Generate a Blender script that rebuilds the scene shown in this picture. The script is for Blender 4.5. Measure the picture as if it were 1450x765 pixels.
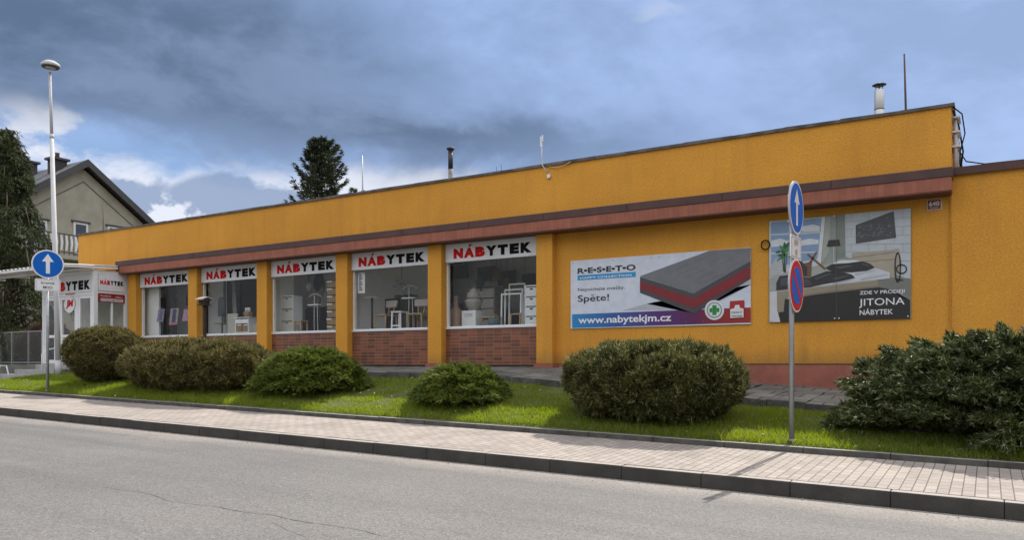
import bpy, bmesh, math, random
import numpy as np
from mathutils import Vector, noise as mnoise

# ------------------------------------------------------------------ scene, camera, light
for o in list(bpy.data.objects):
    bpy.data.objects.remove(o)
S = bpy.context.scene
C = S.collection
R = math.radians

FPX, CX, HY, YAW = 1113.0, 725.0, 516.0, 31.2      # lens in photo pixels, horizon row, yaw of the view left of +Y
cd = bpy.data.cameras.new('camera')
cam = bpy.data.objects.new('camera', cd); C.objects.link(cam)
cam.location = (0, 0, 0)
cam.rotation_euler = (R(90), 0, R(YAW))
cd.sensor_width = 36.0
cd.lens = 36.0 * FPX / 1450.0
cd.shift_x = 0.0
cd.shift_y = (HY - 382.5) / 1450.0
cd.clip_start = 0.1
cd.clip_end = 3000
S.camera = cam

SUN_AZ, SUN_EL = 3.4, 50.0                          # degrees clockwise from +Y, elevation
SUN_STRENGTH = 5.0
sd = bpy.data.lights.new('sun', 'SUN'); sd.energy = SUN_STRENGTH; sd.angle = R(0.5); sd.color = (1.0, 0.94, 0.84)
sun = bpy.data.objects.new('sun', sd); C.objects.link(sun)
sdir = Vector((math.sin(R(SUN_AZ)) * math.cos(R(SUN_EL)), math.cos(R(SUN_AZ)) * math.cos(R(SUN_EL)), math.sin(R(SUN_EL))))
sun.rotation_euler = sdir.to_track_quat('Z', 'Y').to_euler()
sun.location = (0, 60, 60)

W = bpy.data.worlds.new('World'); S.world = W; W.use_nodes = True
BG_STRENGTH = 0.1
def world():
    nt = W.node_tree; N = nt.nodes; L = nt.links; N.clear()
    out = N.new('ShaderNodeOutputWorld'); bg = N.new('ShaderNodeBackground'); bg.inputs['Strength'].default_value = BG_STRENGTH
    L.new(bg.outputs[0], out.inputs[0])
    def val(x): return x
    def put(sock, v):
        if hasattr(v, 'is_linked') or isinstance(v, bpy.types.NodeSocket): L.new(v, sock)
        else: sock.default_value = v
    def m(op, a, b=0.0, c=None, clamp=False):
        n = N.new('ShaderNodeMath'); n.operation = op; n.use_clamp = clamp
        put(n.inputs[0], a); put(n.inputs[1], b)
        if c is not None: put(n.inputs[2], c)
        return n.outputs[0]
    def sstep(x, a, b):
        n = N.new('ShaderNodeMapRange'); n.interpolation_type = 'SMOOTHSTEP'
        put(n.inputs[0], x); put(n.inputs[1], a); put(n.inputs[2], b); n.inputs[3].default_value = 0; n.inputs[4].default_value = 1
        return n.outputs[0]
    def mix(f, a, b):
        n = N.new('ShaderNodeMix'); n.data_type = 'RGBA'
        put(n.inputs[0], f)
        for s, v in ((n.inputs[6], a), (n.inputs[7], b)):
            if isinstance(v, tuple): s.default_value = tuple(k / BG_STRENGTH for k in v) + (1,)
            else: L.new(v, s)
        return n.outputs[2]
    tc = N.new('ShaderNodeTexCoord'); sp = N.new('ShaderNodeSeparateXYZ'); L.new(tc.outputs['Generated'], sp.inputs[0])
    x, y, z = sp.outputs
    az = m('MULTIPLY', m('ARCTAN2', x, y), 57.2958); el = m('MULTIPLY', m('ARCSINE', z), 57.2958)
    mp = N.new('ShaderNodeMapping'); L.new(tc.outputs['Generated'], mp.inputs[0]); mp.inputs['Scale'].default_value = (1, 1, 1.9); mp.inputs['Location'].default_value = (3.1, 1.7, 0.4)
    def noise(sc, det=8, rough=0.55, dist=0.0, off=None):
        n = N.new('ShaderNodeTexNoise'); n.inputs['Scale'].default_value = sc; n.inputs['Detail'].default_value = det
        n.inputs['Roughness'].default_value = rough; n.inputs['Distortion'].default_value = dist
        L.new(mp.outputs[0], n.inputs['Vector']); return n.outputs[0]
    n1 = m('SUBTRACT', noise(4.5, 9, 0.55, 0.3), 0.5); n2 = m('SUBTRACT', noise(12, 10, 0.6, 0.25), 0.5); n3 = m('SUBTRACT', noise(2.2, 6, 0.5), 0.5)
    azw = m('ADD', az, m('MULTIPLY', n1, 16.0)); elw = m('ADD', el, m('ADD', m('MULTIPLY', n1, 9.0), m('MULTIPLY', n2, 3.5)))
    def blob(a0, e0, sa, se, raw=False):
        u = m('DIVIDE', m('SUBTRACT', az if raw else azw, a0), sa); v = m('DIVIDE', m('SUBTRACT', el if raw else elw, e0), se)
        return m('EXPONENT', m('MULTIPLY', m('ADD', m('MULTIPLY', u, u), m('MULTIPLY', v, v)), -1.0))
    def add(*a):
        r = a[0]
        for k in a[1:]: r = m('ADD', r, k)
        return r
    sky = N.new('ShaderNodeTexSky'); sky.sky_type = 'NISHITA'; sky.sun_disc = False
    sky.sun_elevation = R(SUN_EL); sky.sun_rotation = R(SUN_AZ)
    sky.air_density = 1.0; sky.dust_density = 1.2; sky.ozone_density = 1.5
    # thin veil of pale blue-grey cloud over the clear sky
    veil = mix(sstep(m('ADD', n3, m('MULTIPLY', n2, 0.6)), -0.16, 0.2), (0.36, 0.50, 0.83), (0.25, 0.37, 0.62))
    base = mix(0.86, sky.outputs[0], veil)
    # bright band of broken cloud above the horizon on the left
    band = add(m('MULTIPLY', blob(-51, 9.5, 15, 4.0), 1.15), m('MULTIPLY', blob(-37, 11.5, 7, 3.0), 0.7), m('MULTIPLY', blob(-63, 15.0, 3.5, 1.8), 0.8), m('MULTIPLY', blob(-46, 5.5, 16, 4.0), 0.95))
    base = mix(sstep(blob(-55, 11, 13, 4.5, True), 0.1, 0.8), base, (0.27, 0.42, 0.70))
    wmask = sstep(add(m('MULTIPLY', band, 0.62), m('MULTIPLY', n1, 1.0), m('MULTIPLY', n2, 1.3)), 0.18, 0.52)
    base = mix(m('MULTIPLY', m('MULTIPLY', wmask, sstep(band, 0.04, 0.3)), 0.92), base, (0.80, 0.83, 0.92))
    gmask = sstep(add(m('MULTIPLY', add(blob(-49.5, 12.0, 4.6, 1.9), m('MULTIPLY', blob(-57, 11.6, 3.0, 1.0), 0.8)), 0.95), m('MULTIPLY', n2, 1.3), m('MULTIPLY', n1, 0.5)), 0.42, 0.62)
    base = mix(m('MULTIPLY', gmask, 0.85), base, (0.25, 0.34, 0.52))
    # the heavy dark cloud across the upper left
    dk = add(m('MULTIPLY', sstep(elw, 13.0, 17.0), m('SUBTRACT', 1.0, sstep(m('ADD', azw, m('MULTIPLY', m('SUBTRACT', el, 15.0), 1.3)), -41, -22))), m('MULTIPLY', blob(-31, 14.6, 10, 3.0), 0.6), m('MULTIPLY', blob(-16, 13.5, 10, 3.0), 0.25))
    dmask = m('MULTIPLY', dk, sstep(el, 34, 21), clamp=True)
    dcol = mix(sstep(m('ADD', n1, m('MULTIPLY', n2, 0.8)), -0.2, 0.22), (0.092, 0.142, 0.23), (0.19, 0.262, 0.41))
    base = mix(m('MULTIPLY', dmask, 0.92), base, dcol)
    # small sunlit cloud edges high up, right of the middle
    e = sstep(add(m('MULTIPLY', blob(-19.5, 24.2, 3.0, 1.0), 0.7), m('MULTIPLY', blob(-27.5, 21.5, 1.2, 2.0), 0.45), m('MULTIPLY', blob(-36, 14.8, 4, 0.9), 0.4), m('MULTIPLY', n2, 0.45)), 0.34, 0.8)
    base = mix(m('MULTIPLY', e, 0.5), base, (0.55, 0.62, 0.76))
    lowb = m('MULTIPLY', sstep(m('SUBTRACT', m('MULTIPLY', x, 0.6), m('MULTIPLY', y, 0.8)), -0.5, 0.1), 0.9)
    base = mix(lowb, base, (0.52, 0.52, 0.52))  # unseen sky behind the camera set to grey, keeps room and glass neutral
    # bright white cloud added outside the view to light the shop front and gable
    back = m('MULTIPLY', m('MULTIPLY', sstep(m('SUBTRACT', m('MULTIPLY', x, 0.6), m('MULTIPLY', y, 0.8)), -0.5, 0.1), sstep(el, 6.0, 30.0)), sstep(m('ADD', n3, m('MULTIPLY', n1, 0.4)), -0.22, 0.08))
    base = mix(back, base, (1.75, 1.75, 1.8))
    L.new(base, bg.inputs[0])
world()

S.render.engine = 'CYCLES'
S.view_settings.view_transform = 'Standard'; S.view_settings.look = 'None'
S.view_settings.exposure = 0.12; S.view_settings.gamma = 1.0; S.view_settings.use_curve_mapping = False
S.cycles.max_bounces = 7; S.cycles.diffuse_bounces = 4; S.cycles.glossy_bounces = 4; S.cycles.transmission_bounces = 4; S.cycles.transparent_max_bounces = 12
S.cycles.caustics_reflective = False; S.cycles.caustics_refractive = False
S.cycles.sample_clamp_indirect = 4.0
S.cycles.use_denoising = True

random.seed(7)
RNG = np.random.default_rng(11)

# ------------------------------------------------------------------ back-projection of photo measurements onto known planes
cy_, sy_ = math.cos(R(YAW)), math.sin(R(YAW))
def ray(px):
    u = px - CX
    return -FPX * sy_ + u * cy_, FPX * cy_ + u * sy_
def P(px, py, Y):
    rx, ry = ray(px); t = Y / ry
    return Vector((rx * t, Y, (HY - py) * t))
def PX(px, Y): return P(px, 0, Y).x

# ------------------------------------------------------------------ mesh helpers
ORG = {}
def tag(o, label=None, cat=None, group=None, kind=None):
    if label: o['label'] = label
    if cat: o['category'] = cat
    if group: o['group'] = group
    if kind: o['kind'] = kind
    return o
def thing(name, loc, label, cat, group=None):
    o = bpy.data.objects.new(name, None); C.objects.link(o); o.location = loc; o.empty_display_size = 0.2
    ORG[o.name] = Vector(loc)
    return tag(o, label, cat, group)
def copy_tree(o, parent=None):
    c = o.copy(); C.objects.link(c); c.parent = parent
    if parent is not None: c.matrix_parent_inverse = o.matrix_parent_inverse.copy()
    for ch in list(o.children): copy_tree(ch, c)
    ORG[c.name] = ORG.get(o.name, Vector((0, 0, 0)))
    return c

class MB:
    def __init__(s): s.v = []; s.f = []; s.mi = []; s.cur = 0; s.smooth = []; s.sm = False
    def add(s, vs, fs):
        b = len(s.v); s.v += [tuple(v) for v in vs]
        for f in fs:
            s.f.append([i + b for i in f]); s.mi.append(s.cur); s.smooth.append(s.sm)
        return s
    def box(s, x0, x1, y0, y1, z0, z1):
        vs = [(x, y, z) for z in (z0, z1) for y in (y0, y1) for x in (x0, x1)]
        return s.add(vs, [(0, 2, 3, 1), (4, 5, 7, 6), (0, 1, 5, 4), (2, 6, 7, 3), (0, 4, 6, 2), (1, 3, 7, 5)])
    def hexa(s, bot, top):
        vs = list(bot) + list(top)
        return s.add(vs, [(3, 2, 1, 0), (4, 5, 6, 7), (0, 1, 5, 4), (1, 2, 6, 5), (2, 3, 7, 6), (3, 0, 4, 7)])
    def prism(s, poly, a, b, axis='y'):
        n = len(poly)
        def mk(p, q):
            return (p[0], q, p[1]) if axis == 'y' else ((q, p[0], p[1]) if axis == 'x' else (p[0], p[1], q))
        vs = [mk(p, a) for p in poly] + [mk(p, b) for p in poly]
        fs = [tuple(range(n)), tuple(range(2 * n - 1, n - 1, -1))] + [(i, i + n, (i + 1) % n + n, (i + 1) % n) for i in range(n)]
        return s.add(vs, fs)
    def bar(s, p, q, w, d, up=(0, 0, 1)):
        p, q = Vector(p), Vector(q); t = (q - p).normalized(); u = Vector(up)
        if abs(t.dot(u)) > 0.95: u = Vector((1, 0, 0))
        a = t.cross(u).normalized() * (w / 2); b = a.cross(t).normalized() * (d / 2)
        return s.hexa([p - a - b, p + a - b, p + a + b, p - a + b], [q - a - b, q + a - b, q + a + b, q - a + b])
    def tube(s, pts, r, n=8, cap=True):
        pts = [Vector(p) for p in pts]; k = len(pts)
        rs = r if isinstance(r, (list, tuple)) else [r] * k
        vs = []; old = s.sm; prev = None
        for i, p in enumerate(pts):
            t = (pts[min(i + 1, k - 1)] - pts[max(i - 1, 0)]).normalized()
            if prev is None:
                h = Vector((0, 0, 1)) if abs(t.z) < 0.9 else Vector((1, 0, 0)); a = t.cross(h).normalized()
            else:
                a = (prev - t * prev.dot(t)).normalized()
            prev = a; b = t.cross(a)
            vs += [p + (a * math.cos(6.28318 * j / n) + b * math.sin(6.28318 * j / n)) * rs[i] for j in range(n)]
        fs = [(i * n + j, i * n + (j + 1) % n, (i + 1) * n + (j + 1) % n, (i + 1) * n + j) for i in range(k - 1) for j in range(n)]
        b0 = len(s.v); s.v += [tuple(v) for v in vs]
        for f in fs: s.f.append([i + b0 for i in f]); s.mi.append(s.cur); s.smooth.append(True)
        if cap:
            s.f.append([b0 + j for j in reversed(range(n))]); s.f.append([b0 + (k - 1) * n + j for j in range(n)]); s.mi += [s.cur] * 2; s.smooth += [False] * 2
        return s
    def lathe(s, prof, c=(0, 0, 0), n=20, cap=True):
        c = Vector(c); k = len(prof); vs = []
        for r, z in prof: vs += [(c.x + r * math.cos(6.28318 * j / n), c.y + r * math.sin(6.28318 * j / n), c.z + z) for j in range(n)]
        b0 = len(s.v); s.v += vs
        for i in range(k - 1):
            for j in range(n):
                s.f.append([b0 + i * n + j, b0 + i * n + (j + 1) % n, b0 + (i + 1) * n + (j + 1) % n, b0 + (i + 1) * n + j]); s.mi.append(s.cur); s.smooth.append(True)
        if cap:
            s.f.append([b0 + j for j in reversed(range(n))]); s.f.append([b0 + (k - 1) * n + j for j in range(n)]); s.mi += [s.cur] * 2; s.smooth += [False] * 2
        return s
    def build(s, name, mat, parent=None, bevel=0, label=None, seg=2):
        me = bpy.data.meshes.new(name)
        o0 = ORG.get(parent.name, Vector((0, 0, 0))) if parent else Vector((0, 0, 0))
        me.from_pydata([(v[0] - o0.x, v[1] - o0.y, v[2] - o0.z) for v in s.v], [], s.f)
        for mm in (mat if isinstance(mat, (list, tuple)) else [mat]): me.materials.append(mm)
        me.polygons.foreach_set('material_index', s.mi); me.polygons.foreach_set('use_smooth', s.smooth)
        me.update()
        o = bpy.data.objects.new(name, me); C.objects.link(o)
        if parent: o.parent = parent
        ORG[o.name] = o0
        if bevel:
            bm = o.modifiers.new('bevel', 'BEVEL'); bm.width = bevel; bm.segments = seg; bm.limit_method = 'ANGLE'; bm.angle_limit = R(40)
        if label: o['label'] = label
        return o
def top(o, loc):
    """give a top-level mesh its own origin"""
    loc = Vector(loc); me = o.data
    co = np.empty(len(me.vertices) * 3, np.float32); me.vertices.foreach_get('co', co); co = co.reshape(-1, 3) - np.array(loc, np.float32)
    me.vertices.foreach_set('co', co.ravel()); me.update(); o.location = loc; ORG[o.name] = loc
    return o
def mesh_np(name, verts, nf, vpf, mats, parent=None, mi=None, smooth=False):
    """verts (n,3) laid out face by face, vpf vertices per face"""
    me = bpy.data.meshes.new(name); o0 = ORG.get(parent.name, Vector((0, 0, 0))) if parent else Vector((0, 0, 0))
    v = (verts - np.array(o0)).astype(np.float32)
    me.vertices.add(len(v)); me.vertices.foreach_set('co', v.ravel())
    me.loops.add(nf * vpf); me.loops.foreach_set('vertex_index', np.arange(nf * vpf, dtype=np.int32))
    me.polygons.add(nf); me.polygons.foreach_set('loop_start', np.arange(0, nf * vpf, vpf, dtype=np.int32))
    for mm in mats: me.materials.append(mm)
    if mi is not None: me.polygons.foreach_set('material_index', mi.astype(np.int32))
    me.update(calc_edges=True)
    o = bpy.data.objects.new(name, me); C.objects.link(o)
    if parent: o.parent = parent
    ORG[o.name] = o0
    return o

# ------------------------------------------------------------------ materials
MATS = {}
def mat(name, col, rough=0.6, var=0.0, vscale=6.0, col2=None, bump=0.0, bscale=60.0, metal=0.0, spec=None, coat=0.0):
    if name in MATS: return MATS[name]
    m = bpy.data.materials.new(name); m.use_nodes = True; nt = m.node_tree; N = nt.nodes; L = nt.links
    b = N['Principled BSDF']; b.inputs['Roughness'].default_value = rough; b.inputs['Metallic'].default_value = metal
    if spec is not None: b.inputs['Specular IOR Level'].default_value = spec
    if coat: b.inputs['Coat Weight'].default_value = coat
    geo = N.new('ShaderNodeNewGeometry')
    n = N.new('ShaderNodeTexNoise'); n.inputs['Scale'].default_value = vscale; n.inputs['Detail'].default_value = 7; n.inputs['Roughness'].default_value = 0.6
    L.new(geo.outputs['Position'], n.inputs['Vector'])
    mx = N.new('ShaderNodeMix'); mx.data_type = 'RGBA'
    c2 = col2 if col2 else tuple(max(0, k * (1 - max(var, 0.05))) for k in col)
    mx.inputs[6].default_value = tuple(col) + (1,); mx.inputs[7].default_value = tuple(c2) + (1,)
    mr = N.new('ShaderNodeMapRange'); mr.inputs[1].default_value = 0.35; mr.inputs[2].default_value = 0.7
    L.new(n.outputs[0], mr.inputs[0]); L.new(mr.outputs[0], mx.inputs[0]); L.new(mx.outputs[2], b.inputs['Base Color'])
    if bump:
        n2 = N.new('ShaderNodeTexNoise'); n2.inputs['Scale'].default_value = bscale; n2.inputs['Detail'].default_value = 4
        L.new(geo.outputs['Position'], n2.inputs['Vector'])
        bp = N.new('ShaderNodeBump'); bp.inputs['Strength'].default_value = bump; bp.inputs['Distance'].default_value = 0.02
        L.new(n2.outputs[0], bp.inputs['Height']); L.new(bp.outputs[0], b.inputs['Normal'])
    MATS[name] = m
    return m

def stucco(name, c1, c2, stain):
    m = mat(name, c1, 0.85, col2=c2, vscale=0.55, bump=0.45, bscale=55, spec=0.25); nt = m.node_tree; N = nt.nodes; L = nt.links
    b = N['Principled BSDF']; src = b.inputs['Base Color'].links[0].from_socket
    geo = N.new('ShaderNodeNewGeometry'); mp = N.new('ShaderNodeMapping'); mp.inputs['Scale'].default_value = (2.6, 2.6, 0.22); L.new(geo.outputs['Position'], mp.inputs[0])
    n = N.new('ShaderNodeTexNoise'); n.inputs['Scale'].default_value = 1.6; n.inputs['Detail'].default_value = 8; n.inputs['Roughness'].default_value = 0.65; L.new(mp.outputs[0], n.inputs['Vector'])
    mr = N.new('ShaderNodeMapRange'); mr.inputs[1].default_value = 0.5; mr.inputs[2].default_value = 0.8; mr.inputs[4].default_value = 0.35; L.new(n.outputs[0], mr.inputs[0])
    mx = N.new('ShaderNodeMix'); mx.data_type = 'RGBA'; L.new(mr.outputs[0], mx.inputs[0]); L.new(src, mx.inputs[6]); mx.inputs[7].default_value = stain + (1,)
    n3 = N.new('ShaderNodeTexNoise'); n3.inputs['Scale'].default_value = 30; n3.inputs['Detail'].default_value = 3; L.new(geo.outputs['Position'], n3.inputs['Vector'])
    mr3 = N.new('ShaderNodeMapRange'); mr3.inputs[1].default_value = 0.3; mr3.inputs[2].default_value = 0.7; mr3.inputs[3].default_value = 0.86; mr3.inputs[4].default_value = 1.1; L.new(n3.outputs[0], mr3.inputs[0])
    mu = N.new('ShaderNodeMix'); mu.data_type = 'RGBA'; mu.blend_type = 'MULTIPLY'; mu.inputs[0].default_value = 1; L.new(mx.outputs[2], mu.inputs[6]); L.new(mr3.outputs[0], mu.inputs[7])
    # splash dirt along the foot of the wall
    sz = N.new('ShaderNodeSeparateXYZ'); L.new(geo.outputs['Position'], sz.inputs[0])
    w = N.new('ShaderNodeMath'); w.operation = 'MULTIPLY_ADD'; w.inputs[1].default_value = -0.45; L.new(n.outputs[0], w.inputs[0]); L.new(sz.outputs[2], w.inputs[2])
    mz = N.new('ShaderNodeMapRange'); mz.inputs[1].default_value = -0.20; mz.inputs[2].default_value = 0.12; mz.inputs[3].default_value = 0.5; mz.inputs[4].default_value = 0.0; L.new(w.outputs[0], mz.inputs[0])
    md = N.new('ShaderNodeMix'); md.data_type = 'RGBA'; L.new(mz.outputs[0], md.inputs[0]); L.new(mu.outputs[2], md.inputs[6]); md.inputs[7].default_value = (0.20, 0.115, 0.05, 1)
    L.new(md.outputs[2], b.inputs['Base Color'])
    return m
OCHRE = stucco('ochre_stucco', (0.66, 0.318, 0.046), (0.56, 0.258, 0.040), (0.36, 0.165, 0.045))
PINK = mat('brick_pink_paint', (0.32, 0.105, 0.07), 0.7, col2=(0.22, 0.07, 0.048), vscale=2.5, bump=0.25, bscale=45)
FASCIA = mat('fascia_paint', (0.36, 0.122, 0.076), 0.6, col2=(0.26, 0.086, 0.054), vscale=4.0, bump=0.15, bscale=25)
GUTTER = mat('brown_sheet_metal', (0.085, 0.036, 0.032), 0.45, col2=(0.05, 0.024, 0.022), vscale=3)
FLASH = mat('weathered_flashing', (0.05, 0.043, 0.04), 0.6, col2=(0.16, 0.14, 0.13), vscale=4)
SOFFIT = mat('soffit_board', (0.16, 0.07, 0.045), 0.7, var=0.3)
CONC = mat('concrete_slab', (0.20, 0.19, 0.175), 0.85, col2=(0.10, 0.10, 0.085), vscale=3.5, bump=0.5, bscale=30)
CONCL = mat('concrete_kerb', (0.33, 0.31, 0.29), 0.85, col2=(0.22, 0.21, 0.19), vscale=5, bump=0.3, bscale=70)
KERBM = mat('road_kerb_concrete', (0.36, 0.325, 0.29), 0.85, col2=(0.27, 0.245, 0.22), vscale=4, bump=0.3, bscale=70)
KERBF = mat('dark_kerb_face', (0.045, 0.043, 0.04), 0.8, col2=(0.07, 0.065, 0.06), vscale=3, bump=0.3, bscale=70, spec=0.2)  # all kerb stone faces except the top, much darker than the top
EDGEF = mat('dark_edging_face', (0.10, 0.097, 0.09), 0.85, col2=(0.05, 0.05, 0.045), vscale=6, spec=0.2)  # all lawn kerb faces except the top, darker than the top
STEPM = mat('step_terrazzo', (0.34, 0.34, 0.34), 0.8, col2=(0.26, 0.26, 0.255), vscale=5, bump=0.15, bscale=70)
WHITE = mat('white_frame', (0.74, 0.75, 0.77), 0.4, var=0.1, vscale=3)
SIGNW = mat('sign_white', (0.70, 0.71, 0.74), 0.35, col2=(0.60, 0.61, 0.64), vscale=2.2)
RED = mat('sign_red', (0.55, 0.012, 0.012), 0.6, var=0.12, spec=0.1)
BLACK = mat('sign_black', (0.008, 0.008, 0.009), 0.6, spec=0.08)
BLUE = mat('traffic_blue', (0.006, 0.11, 0.47), 0.5, var=0.08, spec=0.12)
TRED = mat('traffic_red', (0.50, 0.02, 0.03), 0.5, var=0.08, spec=0.12)
RIMG = mat('sign_rim_grey', (0.40, 0.40, 0.41), 0.45, metal=0.3)
GALV = mat('galvanised_steel', (0.36, 0.38, 0.40), 0.45, metal=0.55, col2=(0.28, 0.30, 0.32), vscale=9)
POLEW = mat('pale_pole_paint', (0.50, 0.51, 0.53), 0.65, var=0.12, vscale=5, spec=0.2)
DARKM = mat('dark_metal', (0.03, 0.03, 0.032), 0.5, var=0.2)
CREAM = mat('cream_plastic', (0.50, 0.48, 0.43), 0.5, var=0.1)
WOOD = mat('beech_wood', (0.42, 0.27, 0.13), 0.5, var=0.25, vscale=14)
WICK = mat('wicker', (0.33, 0.21, 0.10), 0.75, var=0.5, vscale=45, bump=0.6, bscale=90)
FABRIC = mat('beige_fabric', (0.46, 0.41, 0.37), 0.9, var=0.12, bump=0.2, bscale=150)
NAVY = mat('dark_navy', (0.018, 0.02, 0.035), 0.35)
CERAM = mat('grey_ceramic', (0.36, 0.33, 0.29), 0.5, var=0.35, vscale=16)
TERRA = mat('tan_ceramic', (0.34, 0.22, 0.15), 0.5, var=0.2)
LWHITE = mat('white_lacquer', (0.72, 0.73, 0.75), 0.35, var=0.05)
INTW = mat('interior_plaster', (0.70, 0.70, 0.68), 0.9, var=0.08)
INTG = mat('display_partition', (0.72, 0.73, 0.71), 0.8, var=0.06)
INTF = mat('interior_floor', (0.38, 0.34, 0.29), 0.5, var=0.2)
INTC = mat('interior_ceiling', (0.75, 0.75, 0.73), 0.9, var=0.08)
HOUSEW = mat('grey_render', (0.40, 0.38, 0.315), 0.9, col2=(0.31, 0.295, 0.24), vscale=1.6, bump=0.5, bscale=45)
ROOFT = mat('slate_roof', (0.13, 0.13, 0.14), 0.7, var=0.3, vscale=6)
BARGE = mat('barge_board', (0.05, 0.05, 0.055), 0.6, var=0.2)
BARK = mat('bark', (0.075, 0.052, 0.038), 0.9, var=0.4, vscale=14, bump=0.5, bscale=40)
TWIG = mat('grey_twig', (0.20, 0.165, 0.13), 0.9, var=0.4, vscale=14)
BIRD = mat('dark_stained_wood', (0.035, 0.028, 0.024), 0.7, var=0.3)
RUST = mat('rusty_rod', (0.09, 0.05, 0.035), 0.7, var=0.3)

def planks(m, step):
    nt = m.node_tree; N = nt.nodes; L = nt.links; b = N['Principled BSDF']; src = b.inputs['Base Color'].links[0].from_socket
    geo = N.new('ShaderNodeNewGeometry'); sp = N.new('ShaderNodeSeparateXYZ'); L.new(geo.outputs['Position'], sp.inputs[0])
    a = N.new('ShaderNodeMath'); a.operation = 'MULTIPLY'; a.inputs[1].default_value = 1 / step; L.new(sp.outputs[0], a.inputs[0])
    fr = N.new('ShaderNodeMath'); fr.operation = 'FRACT'; L.new(a.outputs[0], fr.inputs[0])
    lt = N.new('ShaderNodeMath'); lt.operation = 'LESS_THAN'; lt.inputs[1].default_value = 0.07; L.new(fr.outputs[0], lt.inputs[0])
    fl = N.new('ShaderNodeMath'); fl.operation = 'FLOOR'; L.new(a.outputs[0], fl.inputs[0])
    wn = N.new('ShaderNodeTexWhiteNoise'); wn.noise_dimensions = '1D'; L.new(fl.outputs[0], wn.inputs['W'])
    mr = N.new('ShaderNodeMapRange'); mr.inputs[3].default_value = 0.9; mr.inputs[4].default_value = 1.06; L.new(wn.outputs[0], mr.inputs[0])
    mu = N.new('ShaderNodeMix'); mu.data_type = 'RGBA'; mu.blend_type = 'MULTIPLY'; mu.inputs[0].default_value = 1; L.new(src, mu.inputs[6]); L.new(mr.outputs[0], mu.inputs[7])
    mx = N.new('ShaderNodeMix'); mx.data_type = 'RGBA'; L.new(lt.outputs[0], mx.inputs[0]); L.new(mu.outputs[2], mx.inputs[6]); mx.inputs[7].default_value = (0.20, 0.07, 0.05, 1)
    L.new(mx.outputs[2], b.inputs['Base Color'])
planks(FASCIA, 0.105)

def brick(name, c1, c2, mortar, w, h, ms, plane='xz', rough=0.6, off=0.5, bump=0.4, dirt=None, var=0.25, spec=0.5):
    m = bpy.data.materials.new(name); m.use_nodes = True; nt = m.node_tree; N = nt.nodes; L = nt.links; b = N['Principled BSDF']
    b.inputs['Roughness'].default_value = rough; b.inputs['Specular IOR Level'].default_value = spec
    geo = N.new('ShaderNodeNewGeometry'); sp = N.new('ShaderNodeSeparateXYZ'); L.new(geo.outputs['Position'], sp.inputs[0]); cb = N.new('ShaderNodeCombineXYZ')
    i, j = {'xz': (0, 2), 'yx': (1, 0), 'xy': (0, 1)}[plane]
    L.new(sp.outputs[i], cb.inputs[0]); L.new(sp.outputs[j], cb.inputs[1])
    t = N.new('ShaderNodeTexBrick'); t.offset = off; L.new(cb.outputs[0], t.inputs['Vector'])
    t.inputs['Color1'].default_value = c1 + (1,); t.inputs['Color2'].default_value = c2 + (1,); t.inputs['Mortar'].default_value = mortar + (1,)
    t.inputs['Scale'].default_value = 1; t.inputs['Mortar Size'].default_value = ms; t.inputs['Mortar Smooth'].default_value = 0.1
    t.inputs['Brick Width'].default_value = w; t.inputs['Row Height'].default_value = h; t.inputs['Bias'].default_value = 0.0
    n = N.new('ShaderNodeTexNoise'); n.inputs['Scale'].default_value = 1.3; n.inputs['Detail'].default_value = 8; n.inputs['Roughness'].default_value = 0.65; L.new(geo.outputs['Position'], n.inputs['Vector'])
    mr = N.new('ShaderNodeMapRange'); mr.inputs[1].default_value = 0.3; mr.inputs[2].default_value = 0.7; mr.inputs[3].default_value = 1 - var; mr.inputs[4].default_value = 1 + var * 0.4; L.new(n.outputs[0], mr.inputs[0])
    mu = N.new('ShaderNodeMix'); mu.data_type = 'RGBA'; mu.blend_type = 'MULTIPLY'; mu.inputs[0].default_value = 1; L.new(t.outputs['Color'], mu.inputs[6]); L.new(mr.outputs[0], mu.inputs[7])
    n2 = N.new('ShaderNodeTexNoise'); n2.inputs['Scale'].default_value = 90; n2.inputs['Detail'].default_value = 3; L.new(geo.outputs['Position'], n2.inputs['Vector'])
    mr2 = N.new('ShaderNodeMapRange'); mr2.inputs[1].default_value = 0.3; mr2.inputs[2].default_value = 0.7; mr2.inputs[3].default_value = 0.85; mr2.inputs[4].default_value = 1.12; L.new(n2.outputs[0], mr2.inputs[0])
    mu2 = N.new('ShaderNodeMix'); mu2.data_type = 'RGBA'; mu2.blend_type = 'MULTIPLY'; mu2.inputs[0].default_value = 1; L.new(mu.outputs[2], mu2.inputs[6]); L.new(mr2.outputs[0], mu2.inputs[7])
    L.new(mu2.outputs[2], b.inputs['Base Color'])
    iv = N.new('ShaderNodeMath'); iv.operation = 'SUBTRACT'; iv.inputs[0].default_value = 1; L.new(t.outputs['Fac'], iv.inputs[1])
    ad = N.new('ShaderNodeMath'); ad.operation = 'MULTIPLY_ADD'; ad.inputs[1].default_value = 0.25; L.new(n2.outputs[0], ad.inputs[0]); L.new(iv.outputs[0], ad.inputs[2])
    bp = N.new('ShaderNodeBump'); bp.inputs['Strength'].default_value = bump; bp.inputs['Distance'].default_value = 0.01; L.new(ad.outputs[0], bp.inputs['Height']); L.new(bp.outputs[0], b.inputs['Normal'])
    MATS[name] = m
    return m
TILE = brick('red_brown_tiles', (0.27, 0.088, 0.042), (0.12, 0.044, 0.028), (0.25, 0.18, 0.13), 0.246, 0.083, 0.005, off=0.0, rough=0.4)
PAVER = brick('sidewalk_pavers', (0.385, 0.337, 0.30), (0.315, 0.275, 0.246), (0.13, 0.11, 0.095), 0.20, 0.105, 0.005, plane='yx', rough=0.85, bump=0.6, var=0.22, spec=0.2)
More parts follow.
